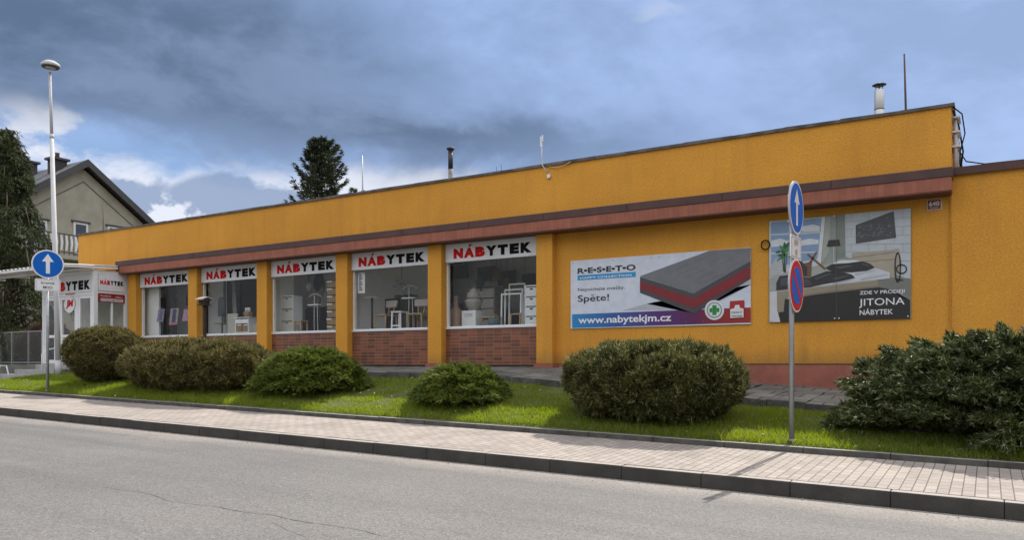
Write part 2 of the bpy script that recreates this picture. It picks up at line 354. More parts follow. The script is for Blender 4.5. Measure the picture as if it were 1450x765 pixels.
SLAB = brick('path_slabs', (0.19, 0.18, 0.165), (0.14, 0.135, 0.125), (0.03, 0.03, 0.022), 0.5, 0.5, 0.012, plane='xy', rough=0.9, bump=0.6, var=0.45, spec=0.2)
ROOFT = brick('roof_slates', (0.15, 0.15, 0.155), (0.11, 0.11, 0.12), (0.05, 0.05, 0.055), 0.3, 0.17, 0.02, plane='xy', rough=0.7)

def asphalt():
    m = bpy.data.materials.new('asphalt'); m.use_nodes = True; nt = m.node_tree; N = nt.nodes; L = nt.links; b = N['Principled BSDF']
    b.inputs['Roughness'].default_value = 0.8; b.inputs['Specular IOR Level'].default_value = 0.3
    geo = N.new('ShaderNodeNewGeometry')
    def nz(s, d=6, r=0.6, vec=None):
        n = N.new('ShaderNodeTexNoise'); n.inputs['Scale'].default_value = s; n.inputs['Detail'].default_value = d; n.inputs['Roughness'].default_value = r
        L.new(vec or geo.outputs['Position'], n.inputs['Vector']); return n.outputs[0]
    def rng(x, a, b_, c, d):
        n = N.new('ShaderNodeMapRange'); L.new(x, n.inputs[0])
        for i, k in enumerate((a, b_, c, d)): n.inputs[i + 1].default_value = k
        return n.outputs[0]
    def mixc(f, a, b_, mode='MIX'):
        n = N.new('ShaderNodeMix'); n.data_type = 'RGBA'; n.blend_type = mode
        if isinstance(f, float): n.inputs[0].default_value = f
        else: L.new(f, n.inputs[0])
        for s, v in ((n.inputs[6], a), (n.inputs[7], b_)):
            if isinstance(v, tuple): s.default_value = v + (1,)
            else: L.new(v, s)
        return n.outputs[2]
    col = mixc(rng(nz(0.35, 6), 0.35, 0.68, 0, 1), (0.168, 0.159, 0.150), (0.137, 0.130, 0.125))
    mp = N.new('ShaderNodeMapping'); mp.inputs['Scale'].default_value = (0.12, 1.5, 1); L.new(geo.outputs['Position'], mp.inputs[0])
    col = mixc(rng(nz(1.0, 7, 0.6, mp.outputs[0]), 0.45, 0.68, 0, 0.8), col, (0.12, 0.116, 0.112))
    # grey dust along the gutter
    sp = N.new('ShaderNodeSeparateXYZ'); L.new(geo.outputs['Position'], sp.inputs[0])
    w = N.new('ShaderNodeMath'); w.operation = 'MULTIPLY_ADD'; w.inputs[1].default_value = 0.9; L.new(nz(1.1, 6), w.inputs[0]); L.new(sp.outputs[1], w.inputs[2])
    col = mixc(rng(w.outputs[0], 8.0, 8.75, 0, 0.75), col, (0.30, 0.265, 0.235))
    # aggregate
    vo = N.new('ShaderNodeTexVoronoi'); vo.inputs['Scale'].default_value = 62; L.new(geo.outputs['Position'], vo.inputs['Vector'])
    wn = N.new('ShaderNodeSeparateColor'); L.new(vo.outputs['Color'], wn.inputs[0])
    col = mixc(1.0, col, rng(wn.outputs[0], 0, 1, 0.74, 1.22), 'MULTIPLY')
    vb = N.new('ShaderNodeTexVoronoi'); vb.inputs['Scale'].default_value = 22; L.new(geo.outputs['Position'], vb.inputs['Vector'])
    wb = N.new('ShaderNodeSeparateColor'); L.new(vb.outputs['Color'], wb.inputs[0])
    pb = N.new('ShaderNodeMath'); pb.operation = 'MULTIPLY'; L.new(rng(wb.outputs[0], 0.9, 0.91, 0, 1), pb.inputs[0]); L.new(rng(vb.outputs['Distance'], 0.14, 0.17, 1, 0), pb.inputs[1])
    col = mixc(pb.outputs[0], col, (0.34, 0.32, 0.29))
    L.new(col, b.inputs['Base Color'])
    bp = N.new('ShaderNodeBump'); bp.inputs['Strength'].default_value = 0.5; bp.inputs['Distance'].default_value = 0.008; L.new(vo.outputs['Distance'], bp.inputs['Height']); L.new(bp.outputs[0], b.inputs['Normal'])
    return m
ASPH = asphalt()
SOIL = mat('lawn_soil', (0.07, 0.095, 0.025), 0.95, col2=(0.09, 0.075, 0.035), vscale=3, bump=0.6, bscale=25)
TERRAIN = mat('rough_ground', (0.09, 0.095, 0.05), 0.95, col2=(0.13, 0.115, 0.085), vscale=0.5)
COURT = mat('forecourt_concrete', (0.30, 0.285, 0.26), 0.9, col2=(0.22, 0.21, 0.19), vscale=1.5, bump=0.2, bscale=40)

def leaf(name, c1, c2, c3=None, trans=0.3, rough=0.55, clump=3.0, tcol=None):
    m = bpy.data.materials.new(name); m.use_nodes = True; nt = m.node_tree; N = nt.nodes; L = nt.links; N.clear()
    out = N.new('ShaderNodeOutputMaterial'); b = N.new('ShaderNodeBsdfPrincipled'); b.inputs['Roughness'].default_value = rough; b.inputs['Specular IOR Level'].default_value = 0.3
    geo = N.new('ShaderNodeNewGeometry')
    n = N.new('ShaderNodeTexNoise'); n.inputs['Scale'].default_value = clump; n.inputs['Detail'].default_value = 4; L.new(geo.outputs['Position'], n.inputs['Vector'])
    mr = N.new('ShaderNodeMapRange'); mr.inputs[1].default_value = 0.36; mr.inputs[2].default_value = 0.64; L.new(n.outputs[0], mr.inputs[0])
    ad = N.new('ShaderNodeMath'); ad.operation = 'MULTIPLY_ADD'; ad.inputs[1].default_value = 0.45; L.new(geo.outputs['Random Per Island'], ad.inputs[0])
    sc = N.new('ShaderNodeMath'); sc.operation = 'MULTIPLY'; sc.inputs[1].default_value = 0.6; L.new(mr.outputs[0], sc.inputs[0]); L.new(sc.outputs[0], ad.inputs[2])
    mx = N.new('ShaderNodeMix'); mx.data_type = 'RGBA'; L.new(ad.outputs[0], mx.inputs[0]); mx.inputs[6].default_value = c1 + (1,); mx.inputs[7].default_value = c2 + (1,)
    col = mx.outputs[2]
    if c3:
        gt = N.new('ShaderNodeMath'); gt.operation = 'GREATER_THAN'; gt.inputs[1].default_value = 0.86; L.new(geo.outputs['Random Per Island'], gt.inputs[0])
        m3 = N.new('ShaderNodeMix'); m3.data_type = 'RGBA'; L.new(gt.outputs[0], m3.inputs[0]); L.new(col, m3.inputs[6]); m3.inputs[7].default_value = c3 + (1,); col = m3.outputs[2]
    L.new(col, b.inputs['Base Color'])
    tr = N.new('ShaderNodeBsdfTranslucent')
    if tcol: tr.inputs[0].default_value = tcol + (1,)
    else: L.new(col, tr.inputs[0])
    ms = N.new('ShaderNodeMixShader'); ms.inputs[0].default_value = trans
    L.new(b.outputs[0], ms.inputs[1]); L.new(tr.outputs[0], ms.inputs[2]); L.new(ms.outputs[0], out.inputs[0])
    MATS[name] = m
    return m
GRASSM = leaf('grass_blades', (0.075, 0.112, 0.016), (0.165, 0.19, 0.028), (0.24, 0.21, 0.09), trans=0.5, clump=1.6, tcol=(0.38, 0.50, 0.006))
YEWC = leaf('clipped_yew', (0.050, 0.050, 0.014), (0.175, 0.155, 0.045), (0.42, 0.36, 0.18), trans=0.38)
PINEC = leaf('clipped_pine', (0.034, 0.046, 0.013), (0.145, 0.15, 0.042), (0.40, 0.36, 0.19), trans=0.36)
JUNI = leaf('juniper_sprays', (0.05, 0.085, 0.014), (0.16, 0.20, 0.030), (0.26, 0.28, 0.06), trans=0.35, clump=4)
YEWD = leaf('dark_yew', (0.032, 0.055, 0.018), (0.115, 0.14, 0.040), (0.30, 0.30, 0.20), trans=0.2, rough=0.4, clump=2.5)
CONIF = leaf('drooping_conifer', (0.020, 0.036, 0.015), (0.085, 0.105, 0.036), trans=0.2, clump=1.8)
SPRUCE = leaf('spruce_needles', (0.028, 0.042, 0.024), (0.085, 0.10, 0.05), trans=0.2, clump=1.0)
HEDGEB = leaf('brown_hedge', (0.06, 0.045, 0.03), (0.12, 0.085, 0.05), trans=0.2)

def glass(name, tint=(0.86, 0.9, 0.9), ior=1.5):
    m = bpy.data.materials.new(name); m.use_nodes = True; nt = m.node_tree; N = nt.nodes; L = nt.links; N.clear()
    out = N.new('ShaderNodeOutputMaterial'); t = N.new('ShaderNodeBsdfTransparent'); t.inputs[0].default_value = tint + (1,)
    g = N.new('ShaderNodeBsdfGlossy'); g.inputs['Roughness'].default_value = 0.01; g.inputs[0].default_value = (0.9, 0.93, 0.95, 1)
    f = N.new('ShaderNodeFresnel'); f.inputs[0].default_value = ior
    geo = N.new('ShaderNodeNewGeometry'); fr = N.new('ShaderNodeMath'); fr.operation = 'SUBTRACT'; fr.inputs[0].default_value = 1.0; L.new(geo.outputs['Backfacing'], fr.inputs[1])
    fm = N.new('ShaderNodeMath'); fm.operation = 'MULTIPLY'; L.new(f.outputs[0], fm.inputs[0]); L.new(fr.outputs[0], fm.inputs[1])
    ms = N.new('ShaderNodeMixShader'); L.new(fm.outputs[0], ms.inputs[0]); L.new(t.outputs[0], ms.inputs[1]); L.new(g.outputs[0], ms.inputs[2]); L.new(ms.outputs[0], out.inputs[0])
    MATS[name] = m
    return m
GLASS = glass('shop_glass', (0.97, 0.98, 0.98), 1.45)
HGLASS = mat('house_window_glass', (0.03, 0.05, 0.08), 0.08, spec=0.8)

# ------------------------------------------------------------------ text
def glyphs(body, bold=0.0):
    """outline of a text as flat polygons (verts, faces) with its bounding box"""
    cu = bpy.data.curves.new('lettering', 'FONT'); cu.body = body; cu.size = 1.0; cu.offset = bold; cu.fill_mode = 'FRONT'; cu.resolution_u = 4
    ob = bpy.data.objects.new('lettering', cu); C.objects.link(ob)
    dg = bpy.context.evaluated_depsgraph_get(); me = ob.evaluated_get(dg).to_mesh()
    vs = [tuple(v.co) for v in me.vertices]; fs = [tuple(p.vertices) for p in me.polygons]
    ob.evaluated_get(dg).to_mesh_clear(); bpy.data.objects.remove(ob); bpy.data.curves.remove(cu)
    return vs, fs
def text_into(mb, body, origin, ux, uz, width, height, bold=0.0):
    """lay text on a plane: origin lower left, ux/uz unit vectors, stretched to width x height"""
    plain = body
    for a, b in zip('ěčřšžň', 'ecrszn'): plain = plain.replace(a, b)
    vs, fs = glyphs(plain, bold)
    for i, ch in enumerate(body):
        if ch in 'ěčřšžň':                               # the built-in face lacks the caron: set it by hand
            pre = glyphs(plain[:i], bold)[0]; upto = glyphs(plain[:i + 1], bold)[0]
            xa = max(v[0] for v in pre) if pre else 0.0; xb = max(v[0] for v in upto); mx_ = (xa + xb) / 2 + 0.01; b0 = len(vs)
            vs = vs + [(mx_ - 0.15, 0.74, 0), (mx_ - 0.09, 0.74, 0), (mx_, 0.65, 0), (mx_ + 0.09, 0.74, 0), (mx_ + 0.15, 0.74, 0), (mx_, 0.58, 0)]
            fs = fs + [(b0, b0 + 5, b0 + 2, b0 + 1), (b0 + 2, b0 + 5, b0 + 4, b0 + 3)]
    xs = [v[0] for v in vs]; ys = [v[1] for v in vs]; x0, x1, y0, y1 = min(xs), max(xs), min(ys), max(ys)
    o = Vector(origin); ux = Vector(ux); uz = Vector(uz)
    mb.add([o + ux * ((v[0] - x0) / (x1 - x0) * width) + uz * ((v[1] - y0) / (y1 - y0) * height) for v in vs], fs)
def nabytek(parent, o, ux, uz, width, h, which=('red', 'black'), gap=0.12):
    """the seven wide heavy letters, three red and four black"""
    o = Vector(o); ux = Vector(ux); uz = Vector(uz); lw = width / (7 + 6 * gap)
    for nm, chars, start, mt in (('red_lettering', 'NAB', 0, RED), ('black_lettering', 'YTEK', 3, BLACK)):
        if nm.split('_')[0] not in which: continue
        mb = MB()
        for i, ch in enumerate(chars):
            q = o + ux * ((start + i) * lw * (1 + gap))
            wd = lw * {'Y': 1.12, 'A': 1.12, 'T': 1.0, 'E': 0.9, 'K': 1.06}.get(ch, 1.0); q = q - ux * (wd - lw) / 2
            text_into(mb, ch, q, ux, uz, wd, h, 0.085)
            if ch == 'A':
                c = q + ux * wd * 0.52 + uz * h * 1.08
                mb.add([c - ux * lw * 0.12, c + ux * lw * 0.10, c + ux * lw * 0.30 + uz * h * 0.24, c + ux * lw * 0.02 + uz * h * 0.24], [(0, 1, 2, 3)])
        mb.build(nm, mt, parent)

# ------------------------------------------------------------------ ground levels
SLOPE = -0.0202
def zkerb_lawn(X): return -1.096 + SLOPE * X
def zwalk_back(X): return -1.170 + SLOPE * X
def zwalk_front(X): return -1.2326 + SLOPE * X
def zroad(X, Y): return -1.388 + SLOPE * X + 0.012 * (8.28 - max(Y, 2.0)) - (0.012 * (2.0 - Y) if Y < 2 else 0)
YK, YL = 8.30, 10.40
def lerp_table(x, tab):
    if x <= tab[0][0]: return tab[0][1]
    for (a, b), (c, d) in zip(tab, tab[1:]):
        if x <= c: return b + (d - b) * (x - a) / (c - a)
    return tab[-1][1]
def zpath_back(X): return lerp_table(X, [(-26, -0.06), (-8.6, -0.07), (-4.0, -0.37), (-3.2, -0.43), (0, -0.62), (4, -0.8), (12, -0.95)])
def zpath_front(X): return lerp_table(X, [(-26, -0.15), (-12, -0.16), (-8.6, -0.20), (-4.0, -0.50), (-3.2, -0.58), (0, -0.76), (4, -0.92), (12, -1.05)])
YP = 13.2
def zlawn(X, Y):
    a = zkerb_lawn(X) - 0.005; b = min(zpath_front(X) - 0.13, a + 0.9); t = min(max((Y - 10.45) / (YP - 10.45), 0), 1)
    return a + (b - a) * (t ** 0.85) + 0.05 * math.sin(t * math.pi) + 0.02 * mnoise.noise(Vector((X * 0.9, Y * 0.9, 0)))

def grid(name, xs, ys, fz, m, kind='structure', parent=None):
    vs = [(x, y, fz(x, y)) for y in ys for x in xs]; n = len(xs)
    mb = MB(); mb.sm = True
    mb.add(vs, [(j * n + i, j * n + i + 1, (j + 1) * n + i + 1, (j + 1) * n + i) for j in range(len(ys) - 1) for i in range(n - 1)])
    o = mb.build(name, m, parent)
    if kind: o['kind'] = kind
    return o
def ground_z(x, y):
    base = -0.62 - 0.004 * x if x < -24 else -0.62 + SLOPE * (x + 24)
    base = max(min(base, 0.4), -3.0)
    if y < 8: return -1.75 + SLOPE * max(min(x, 60), -90)
    if y < 14: return min(-1.45 + SLOPE * max(min(x, 60), -90), base - 0.2)
    return base
grid('ground', [-900, -400, -200, -120, -90, -70, -50, -40, -32, -28, -24, -20, -15, -10, -5, 0, 5, 10, 20, 40, 60, 120, 300, 900],
     [-900, -300, -100, -60, -30, -8, 0, 7.9, 8.1, 13.9, 14.1, 20, 30, 45, 70, 120, 300, 900], ground_z, TERRAIN)
xs_long = [-90 + 3 * i for i in range(51)]
grid('road', xs_long, [-12, -6, -2, 0, 2, 3, 4, 5, 6, 7, 7.6, 8.28], lambda x, y: zroad(x, y), ASPH)
grid('sidewalk', xs_long, [8.42, 9.0, 9.7, YL - 0.005], lambda x, y: zwalk_front(x) + 0.001 + (zwalk_back(x) - zwalk_front(x)) * (y - YK) / (YL - YK), PAVER)
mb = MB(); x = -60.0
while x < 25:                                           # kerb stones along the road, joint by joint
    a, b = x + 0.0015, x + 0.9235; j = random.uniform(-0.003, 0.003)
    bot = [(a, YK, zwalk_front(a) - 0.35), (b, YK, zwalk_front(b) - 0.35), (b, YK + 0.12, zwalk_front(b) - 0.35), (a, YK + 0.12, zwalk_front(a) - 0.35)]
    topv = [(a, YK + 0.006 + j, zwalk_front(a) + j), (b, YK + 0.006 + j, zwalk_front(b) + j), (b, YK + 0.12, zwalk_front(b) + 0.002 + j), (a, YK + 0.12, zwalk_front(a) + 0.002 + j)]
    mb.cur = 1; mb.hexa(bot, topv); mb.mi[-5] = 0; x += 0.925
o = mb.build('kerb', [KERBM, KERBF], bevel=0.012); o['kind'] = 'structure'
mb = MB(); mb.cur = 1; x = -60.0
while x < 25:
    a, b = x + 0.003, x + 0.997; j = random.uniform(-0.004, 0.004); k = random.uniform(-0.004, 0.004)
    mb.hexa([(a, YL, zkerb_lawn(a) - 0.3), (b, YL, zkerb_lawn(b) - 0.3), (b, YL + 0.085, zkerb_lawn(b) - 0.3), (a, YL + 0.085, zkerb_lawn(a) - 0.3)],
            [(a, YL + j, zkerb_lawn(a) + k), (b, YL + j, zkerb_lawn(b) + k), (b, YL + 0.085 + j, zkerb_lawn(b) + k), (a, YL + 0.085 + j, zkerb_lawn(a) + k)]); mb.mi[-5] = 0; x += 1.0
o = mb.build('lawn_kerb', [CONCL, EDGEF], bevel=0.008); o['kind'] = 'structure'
lx = [-23.6 + 0.4 * i for i in range(90)]
grid('lawn', lx, [10.45 + (YP - 10.43) * i / 10 for i in range(11)], zlawn, SOIL)
# concrete slab path along the shop front
mb = MB(); x = -24.2
while x < 10:
    w = 0.62; a, b = x + 0.006, x + w - 0.006
    for (y0, y1) in ((YP, 14.0), (14.01, 14.8), (14.81, 15.78)):
        f = lambda X, Y: zpath_front(X) + (zpath_back(X) - zpath_front(X)) * (Y - YP) / (15.6 - YP)
        j = [random.uniform(-0.012, 0.012) for _ in range(4)]
        q = [(a, y0), (b, y0), (b, y1), (a, y1)]
        e = random.uniform(-0.03, 0.03) if y0 == YP else 0
        q = [(X, Y + (e if Y == YP else 0)) for X, Y in q]
        mb.hexa([(X, Y - (random.uniform(-0.03, 0.02) if Y < YP + 0.2 else 0), f(X, Y) - 0.22) for X, Y in q], [(X, Y, f(X, Y) + jj) for (X, Y), jj in zip(q, j)])
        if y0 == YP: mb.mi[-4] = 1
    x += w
o = mb.build('path', [SLAB, mat('dark_path_edge', (0.05, 0.05, 0.04), 0.95, col2=(0.11, 0.105, 0.095), vscale=5, bump=0.8, bscale=14)], bevel=0.012); o['kind'] = 'structure'  # front faces of the outer slabs are darker and rougher than their tops
# paved forecourt in front of the entrance
mb = MB(); fz = lambda X, Y: -0.50 + 0.012 * (X + 24) * -1 - 0.05 * max(0, 12.2 - Y)
pl = [(-60, 10.46), (-26.5, 10.46), (-23.6, 11.35), (-23.6, 16.2), (-60, 16.2)]
mb.add([(X, Y, fz(X, Y) if Y > 10.5 else zkerb_lawn(X) - 0.01) for X, Y in pl], [(0, 1, 2, 3, 4)])
o = mb.build('forecourt', COURT); o['kind'] = 'structure'
mb = MB(); mb.add([(-27.0, 10.455, zkerb_lawn(-27.0) + .01), (-23.55, 10.455, zkerb_lawn(-23.55) + .01), (-23.55, 11.4, zlawn(-23.6, 11.4)), (-26.0, 10.7, zkerb_lawn(-26) + 0.03)], [(0, 1, 2, 3)])
o = mb.build('lawn_corner', SOIL); o['kind'] = 'structure'
# cracks in the asphalt
def crack(pts, w):
    mb = MB(); L_ = []
    dens = []
    for (a, b) in zip(pts, pts[1:]):
        n = max(2, int((Vector(b) - Vector(a)).length / 0.06))
        dens += [Vector(a).lerp(Vector(b), i / n) for i in range(n)]
    for i, p in enumerate(dens):
        q = Vector((p.x + 0.03 * mnoise.noise(Vector((i * 0.31, 3, w * 90))), p.y + 0.05 * mnoise.noise(Vector((i * 0.23, 7, w * 70)))))
        ww = w * (0.35 + abs(mnoise.noise(Vector((i * 0.4, 1, 5)))) * 1.6)
        L_.append((q, ww))
    vs = []
    for q, ww in L_: vs += [(q.x, q.y - ww, zroad(q.x, q.y) + 0.003), (q.x, q.y + ww, zroad(q.x, q.y) + 0.003)]
    mb.add(vs, [(2 * i, 2 * i + 2, 2 * i + 3, 2 * i + 1) for i in range(len(L_) - 1)])
    o = mb.build('road_crack', mat('crack_dark', (0.105, 0.10, 0.095), 0.9)); o['kind'] = 'structure'
def RP(px, py):
    rx, ry = ray(px); z = -1.36
    for _ in range(6):
        t = z / (HY - py); z = zroad(rx * t, ry * t)
    t = z / (HY - py); return (rx * t, ry * t)
crack([RP(140, 691), RP(200, 697), RP(245, 711), RP(300, 718), RP(360, 727), RP(400, 735), RP(470, 745), RP(560, 762)], 0.006)
crack([RP(140, 618), RP(180, 622), RP(210, 625)], 0.005)
crack([RP(380, 742), RP(410, 752), RP(440, 764)], 0.005)

# ------------------------------------------------------------------ the furniture shop
D = 15.7          # front plane of the upper band
YW = 15.8         # plane of wall and glazing
store = thing('furniture_store', (-14, D, 0), 'long flat roofed ochre shop with a row of display windows', 'shop')
XL, XR = -27.3, -0.55
PITCH, PC = 3.09, [-8.6 - 3.09 * i for i in range(6)]
PHW = 0.21
ZT, ZB = 4.53, 3.36
mb = MB()
mb.box(PC[0] + PHW + 0.001, XR, YW, YW + 0.3, 0.0, 3.2)               # wall right of the windows
mb.box(XL, -24.36, YW, YW + 0.3, -0.6, 3.2)                            # behind the porch
mb.box(XL, XL + 0.3, YW + 0.301, 30, -0.8, 3.2); mb.box(XR - 0.3, XR, YW + 0.301, 30, -0.8, 3.2); mb.box(XL, XR, 30.001, 30.3, -0.8, 3.2)
mb.build('wall', OCHRE, store)
mb = MB()
mb.box(XL, XR, D, D + 0.3, 3.201, ZT); mb.box(XL, XL + 0.3, D + 0.301, 30, 3.201, ZT); mb.box(XR - 0.3, XR, D + 0.301, 30, 3.201, ZT); mb.box(XL, XR, 30.001, 30.3, 3.201, ZT)
mb.build('upper_band', OCHRE, store, bevel=0.015)
rf = MB().box(XL + 0.31, XR - 0.31, D + 0.31, 29.99, 4.1, 4.32).build('roof', mat('roof_felt', (0.06, 0.06, 0.06), 0.9), store)
mb = MB(); x = XL - 0.05
while x < XR + 0.05:                                    # uneven sheet metal coping
    b = min(x + 1.0, XR + 0.06); j0 = random.uniform(-0.006, 0.012); j1 = random.uniform(-0.006, 0.012)
    mb.hexa([(x, D - 0.04, ZT - 0.03), (b - 0.006, D - 0.04, ZT - 0.03), (b - 0.006, D + 0.36, ZT - 0.0), (x, D + 0.36, ZT)],
            [(x, D - 0.045, ZT + 0.025 + j0), (b - 0.006, D - 0.045, ZT + 0.025 + j1), (b - 0.006, D + 0.36, ZT + 0.05), (x, D + 0.36, ZT + 0.05)]); x += 1.0
mb.box(XR - 0.34, XR + 0.05, D + 0.37, 30.3, ZT - 0.02, ZT + 0.045); mb.box(XL - 0.05, XL + 0.34, D + 0.37, 30.3, ZT - 0.02, ZT + 0.045)
mb.build('coping', FLASH, store)
# fascia: raked board with brown sheet metal above it
mb = MB(); XFL, XFR = -24.45, XR + 0.02
mb.hexa([(XFL, 15.325, 2.975), (XFR, 15.325, 2.975), (XFR, 15.699, 2.975), (XFL, 15.699, 2.975)], [(XFL, 15.30, 3.195), (XFR, 15.30, 3.195), (XFR, 15.699, 3.195), (XFL, 15.699, 3.195)])
mb.build('fascia', FASCIA, store)
mb = MB(); x = XFL
while x < XFR:
    b = min(x + 2.0, XFR + 0.02)
    mb.hexa([(x, 15.285, 3.196), (b - 0.004, 15.285, 3.196), (b - 0.004, 15.699, 3.196), (x, 15.699, 3.196)], [(x, 15.275, 3.36), (b - 0.004, 15.275, 3.36), (b - 0.004, 15.699, 3.43), (x, 15.699, 3.43)]); x += 2.0
mb.build('gutter_board', GUTTER, store, bevel=0.01)
MB().box(XFL, XR - 0.02, 15.335, YW - 0.002, 2.955, 2.972).build('soffit', SOFFIT, store)
# pillars
for c in PC:
    p = MB().box(c - PHW, c + PHW, 15.6, YW + 0.1, 0.0, 2.953).build('pillar', OCHRE, store, bevel=0.018)
    MB().box(c - PHW - 0.04, c + PHW + 0.03, 15.56, YW + 0.1, -0.2, -0.002).build('pillar_base', PINK, p, bevel=0.01)
# glazed bays
for i in range(5):
    a, b = PC[i + 1] + PHW + 0.001, PC[i] - PHW - 0.001
    MB().box(a, b, YW, YW + 0.2, -0.02, 0.86).build('tiled_panel', TILE, store)
    MB().box(a, b, YW + 0.02, YW + 0.2, -0.25, -0.022).build('panel_footing', mat('footing_dark', (0.05, 0.045, 0.04), 0.9), store)
    w = MB().box(a, a + 0.05, YW + 0.03, YW + 0.11, 0.885, 2.95).box(b - 0.05, b, YW + 0.03, YW + 0.11, 0.885, 2.95).box(a + 0.05, b - 0.05, YW + 0.03, YW + 0.11, 0.885, 0.93).box(a + 0.05, b - 0.05, YW + 0.03, YW + 0.11, 2.86, 2.95)
    w = w.build('window', WHITE, store)
    MB().box(a + 0.05, b - 0.05, YW + 0.055, YW + 0.065, 0.93, 2.86).build('pane', GLASS, w)
    MB().box(a, b, YW - 0.03, YW + 0.028, 0.862, 0.90).build('sill', mat('sill_aluminium', (0.62, 0.63, 0.65), 0.4), w)
# plinth at the right where the ground falls away
mb = MB(); mb.box(PC[0] + PHW + 0.035, 14, YW - 0.012, YW + 0.3, -1.4, -0.003)
mb.build('plinth', PINK, store)
mb = MB().box(PC[0] + PHW + 0.035, 14, YW - 0.016, YW - 0.001, -0.012, 0.012); mb.build('wall_base_drip', mat('drip_edge', (0.09, 0.05, 0.02), 0.8), store)
# lower wing on the right
wg = MB().box(XR + 0.003, 14, YW - 0.03, YW + 0.3, 0.0, 3.36).box(13.7, 14, YW + 0.301, 29, -1.2, 3.36).build('wing_wall', OCHRE, store)
MB().box(XR + 0.31, 13.69, YW + 0.31, 29, 3.05, 3.3).build('wing_roof', mat('roof_felt', (0.06, 0.06, 0.06), 0.9), store)
MB().hexa([(XR + 0.03, 15.70, 3.30), (14.1, 15.70, 3.30), (14.1, 16.2, 3.362), (XR + 0.03, 16.2, 3.362)], [(XR + 0.03, 15.69, 3.43), (14.1, 15.69, 3.43), (14.1, 16.2, 3.46), (XR + 0.03, 16.2, 3.46)]).build('wing_coping', GUTTER, store)
# vertical seam strip at the corner
MB().box(XR - 0.012, XR + 0.0, YW - 0.045, YW - 0.031, 0.0, 2.95).build('corner_seam', OCHRE, store)
# the room behind the glass
XI0, XI1 = -26.9, -3.0
MB().box(XI0, XI1, 16.02, 26, -0.1, 0.0).build('shop_floor', INTF, store)
MB().box(XI0, XI1, 16.02, 26, 3.0, 3.06).build('ceiling', INTC, store)
MB().box(XI0, XI1, 26.001, 26.1, 0, 3.0).box(XI0 - 0.1, XI0 - 0.001, 16.1, 26.1, 0, 3.0).box(XI1 + 0.001, XI1 + 0.1, 16.1, 26.1, 0, 3.0).build('interior_wall', INTW, store)
mb = MB()
for i in range(5): mb.box(PC[i + 1] + PHW, PC[i] - PHW, YW + 0.201, 17.5, 0.55, 0.88)
mb.build('display_platform', mat('platform_board', (0.60, 0.58, 0.54), 0.7, var=0.15), store)
for pa, pb, y, z0 in ((198, 225, 16.06, 0.0), (250, 275, 17.5, 0.0), (295, 321, 17.5, 0.0), (390, 416, 17.5, 0.0)):
    MB().box(PX(pa, y), PX(pb, y), y, y + 0.06, z0 + 0.002, 2.998).build('partition', INTG, store)
for pa, pb, y in ((416, 500, 18.3), (495, 625, 17.75), (628, 775, 18.7)):
    MB().box(PX(pa, y), PX(pb, y), y, y + 0.06, 0.002, 2.998).build('partition', INTW, store)
# rooftop flues
mb = MB(); p = P(638, 245, 20); fl = MB().tube([(p.x, 20, 4.3), (p.x, 20, 6.62)], 0.068, 14).build('flue_pipe', mat('flue_dull', (0.30, 0.29, 0.27), 0.5, metal=0.4, col2=(0.10, 0.09, 0.08), vscale=3), store)
MB().lathe([(0.07, 0), (0.125, 0.03), (0.125, 0.07), (0.06, 0.10)], (p.x, 20, 6.68), 16).tube([(p.x, 20, 6.1), (p.x, 20, 6.68)], 0.075, 14).build('flue_cap', DARKM, fl)
p = P(1245, 150, 19)
mb = MB()
for k in range(4): mb.lathe([(0.098, 0), (0.104, 0.01), (0.104, 0.425), (0.098, 0.435)], (p.x, 19, 4.3 + 0.438 * k), 18)
fl = mb.build('flue_pipe', mat('flue_zinc', (0.58, 0.59, 0.60), 0.4, metal=0.3), store)
mb = MB().lathe([(0.08, 0.0), (0.15, 0.03), (0.02, 0.08)], (p.x, 19, 6.125), 16)
for k in range(4): mb.tube([(p.x + 0.07 * math.cos(k * 1.57), 19 + 0.07 * math.sin(k * 1.57), 6.0), (p.x + 0.07 * math.cos(k * 1.57), 19 + 0.07 * math.sin(k * 1.57), 6.13)], 0.008, 5)
for k in range(1, 4): mb.lathe([(0.107, 0), (0.107, 0.018)], (p.x, 19, 4.29 + 0.438 * k), 18)
mb.build('flue_cap', DARKM, fl)

# rods and antennas on the roof
def rod(px0, y0, px1, y1, Y, r, m, label, name='lightning_rod', cat='rod'):
    a, b = P(px0, y0, Y), P(px1, y1, Y); a.z = 4.32
    o = thing(name, a, label, cat)
    MB().tube([a, a.lerp(b, 0.5), b], [r, r * 0.9, r * 0.7], 8).build('mast', m, o)
    MB().lathe([(r * 4, 0), (r * 4, 0.02), (r * 1.2, 0.05)], a, 10).build('foot', DARKM, o)
rod(1284, 160, 1280.5, 76, 17.2, 0.022, RUST, 'tall rusty rod on the roof beside the zinc flue')
rod(514, 276, 513, 220, 18, 0.022, GALV, 'thin pale pole on the roof beside the spruce top')
rod(146, 330, 146, 287, 16.4, 0.016, RUST, 'short dark rod at the far end of the roof, before the house gable')
rod(703, 246, 703, 236, 16.6, 0.010, RUST, 'shorter of two stub rods between flue and white antenna', 'stub_rod')
rod(710, 245, 710, 232.5, 16.6, 0.010, RUST, 'longer of two stub rods between flue and white antenna', 'stub_rod')
a = P(767, 240, 15.63); o = thing('antenna', a, 'white antenna on a bent bracket at the roof edge with dangling cable', 'antenna')
MB().tube([P(777, 246, 15.66), P(771, 239, 15.6), P(767.5, 233, 15.6), P(767, 225, 15.6), P(767, 205, 15.6)], 0.012, 8).build('bracket', POLEW, o)
MB().box(a.x - 0.02, a.x + 0.025, 15.58, 15.62, P(0, 211, 15.6).z if False else 4.93, 5.17).build('antenna_body', SIGNW, o, bevel=0.01)
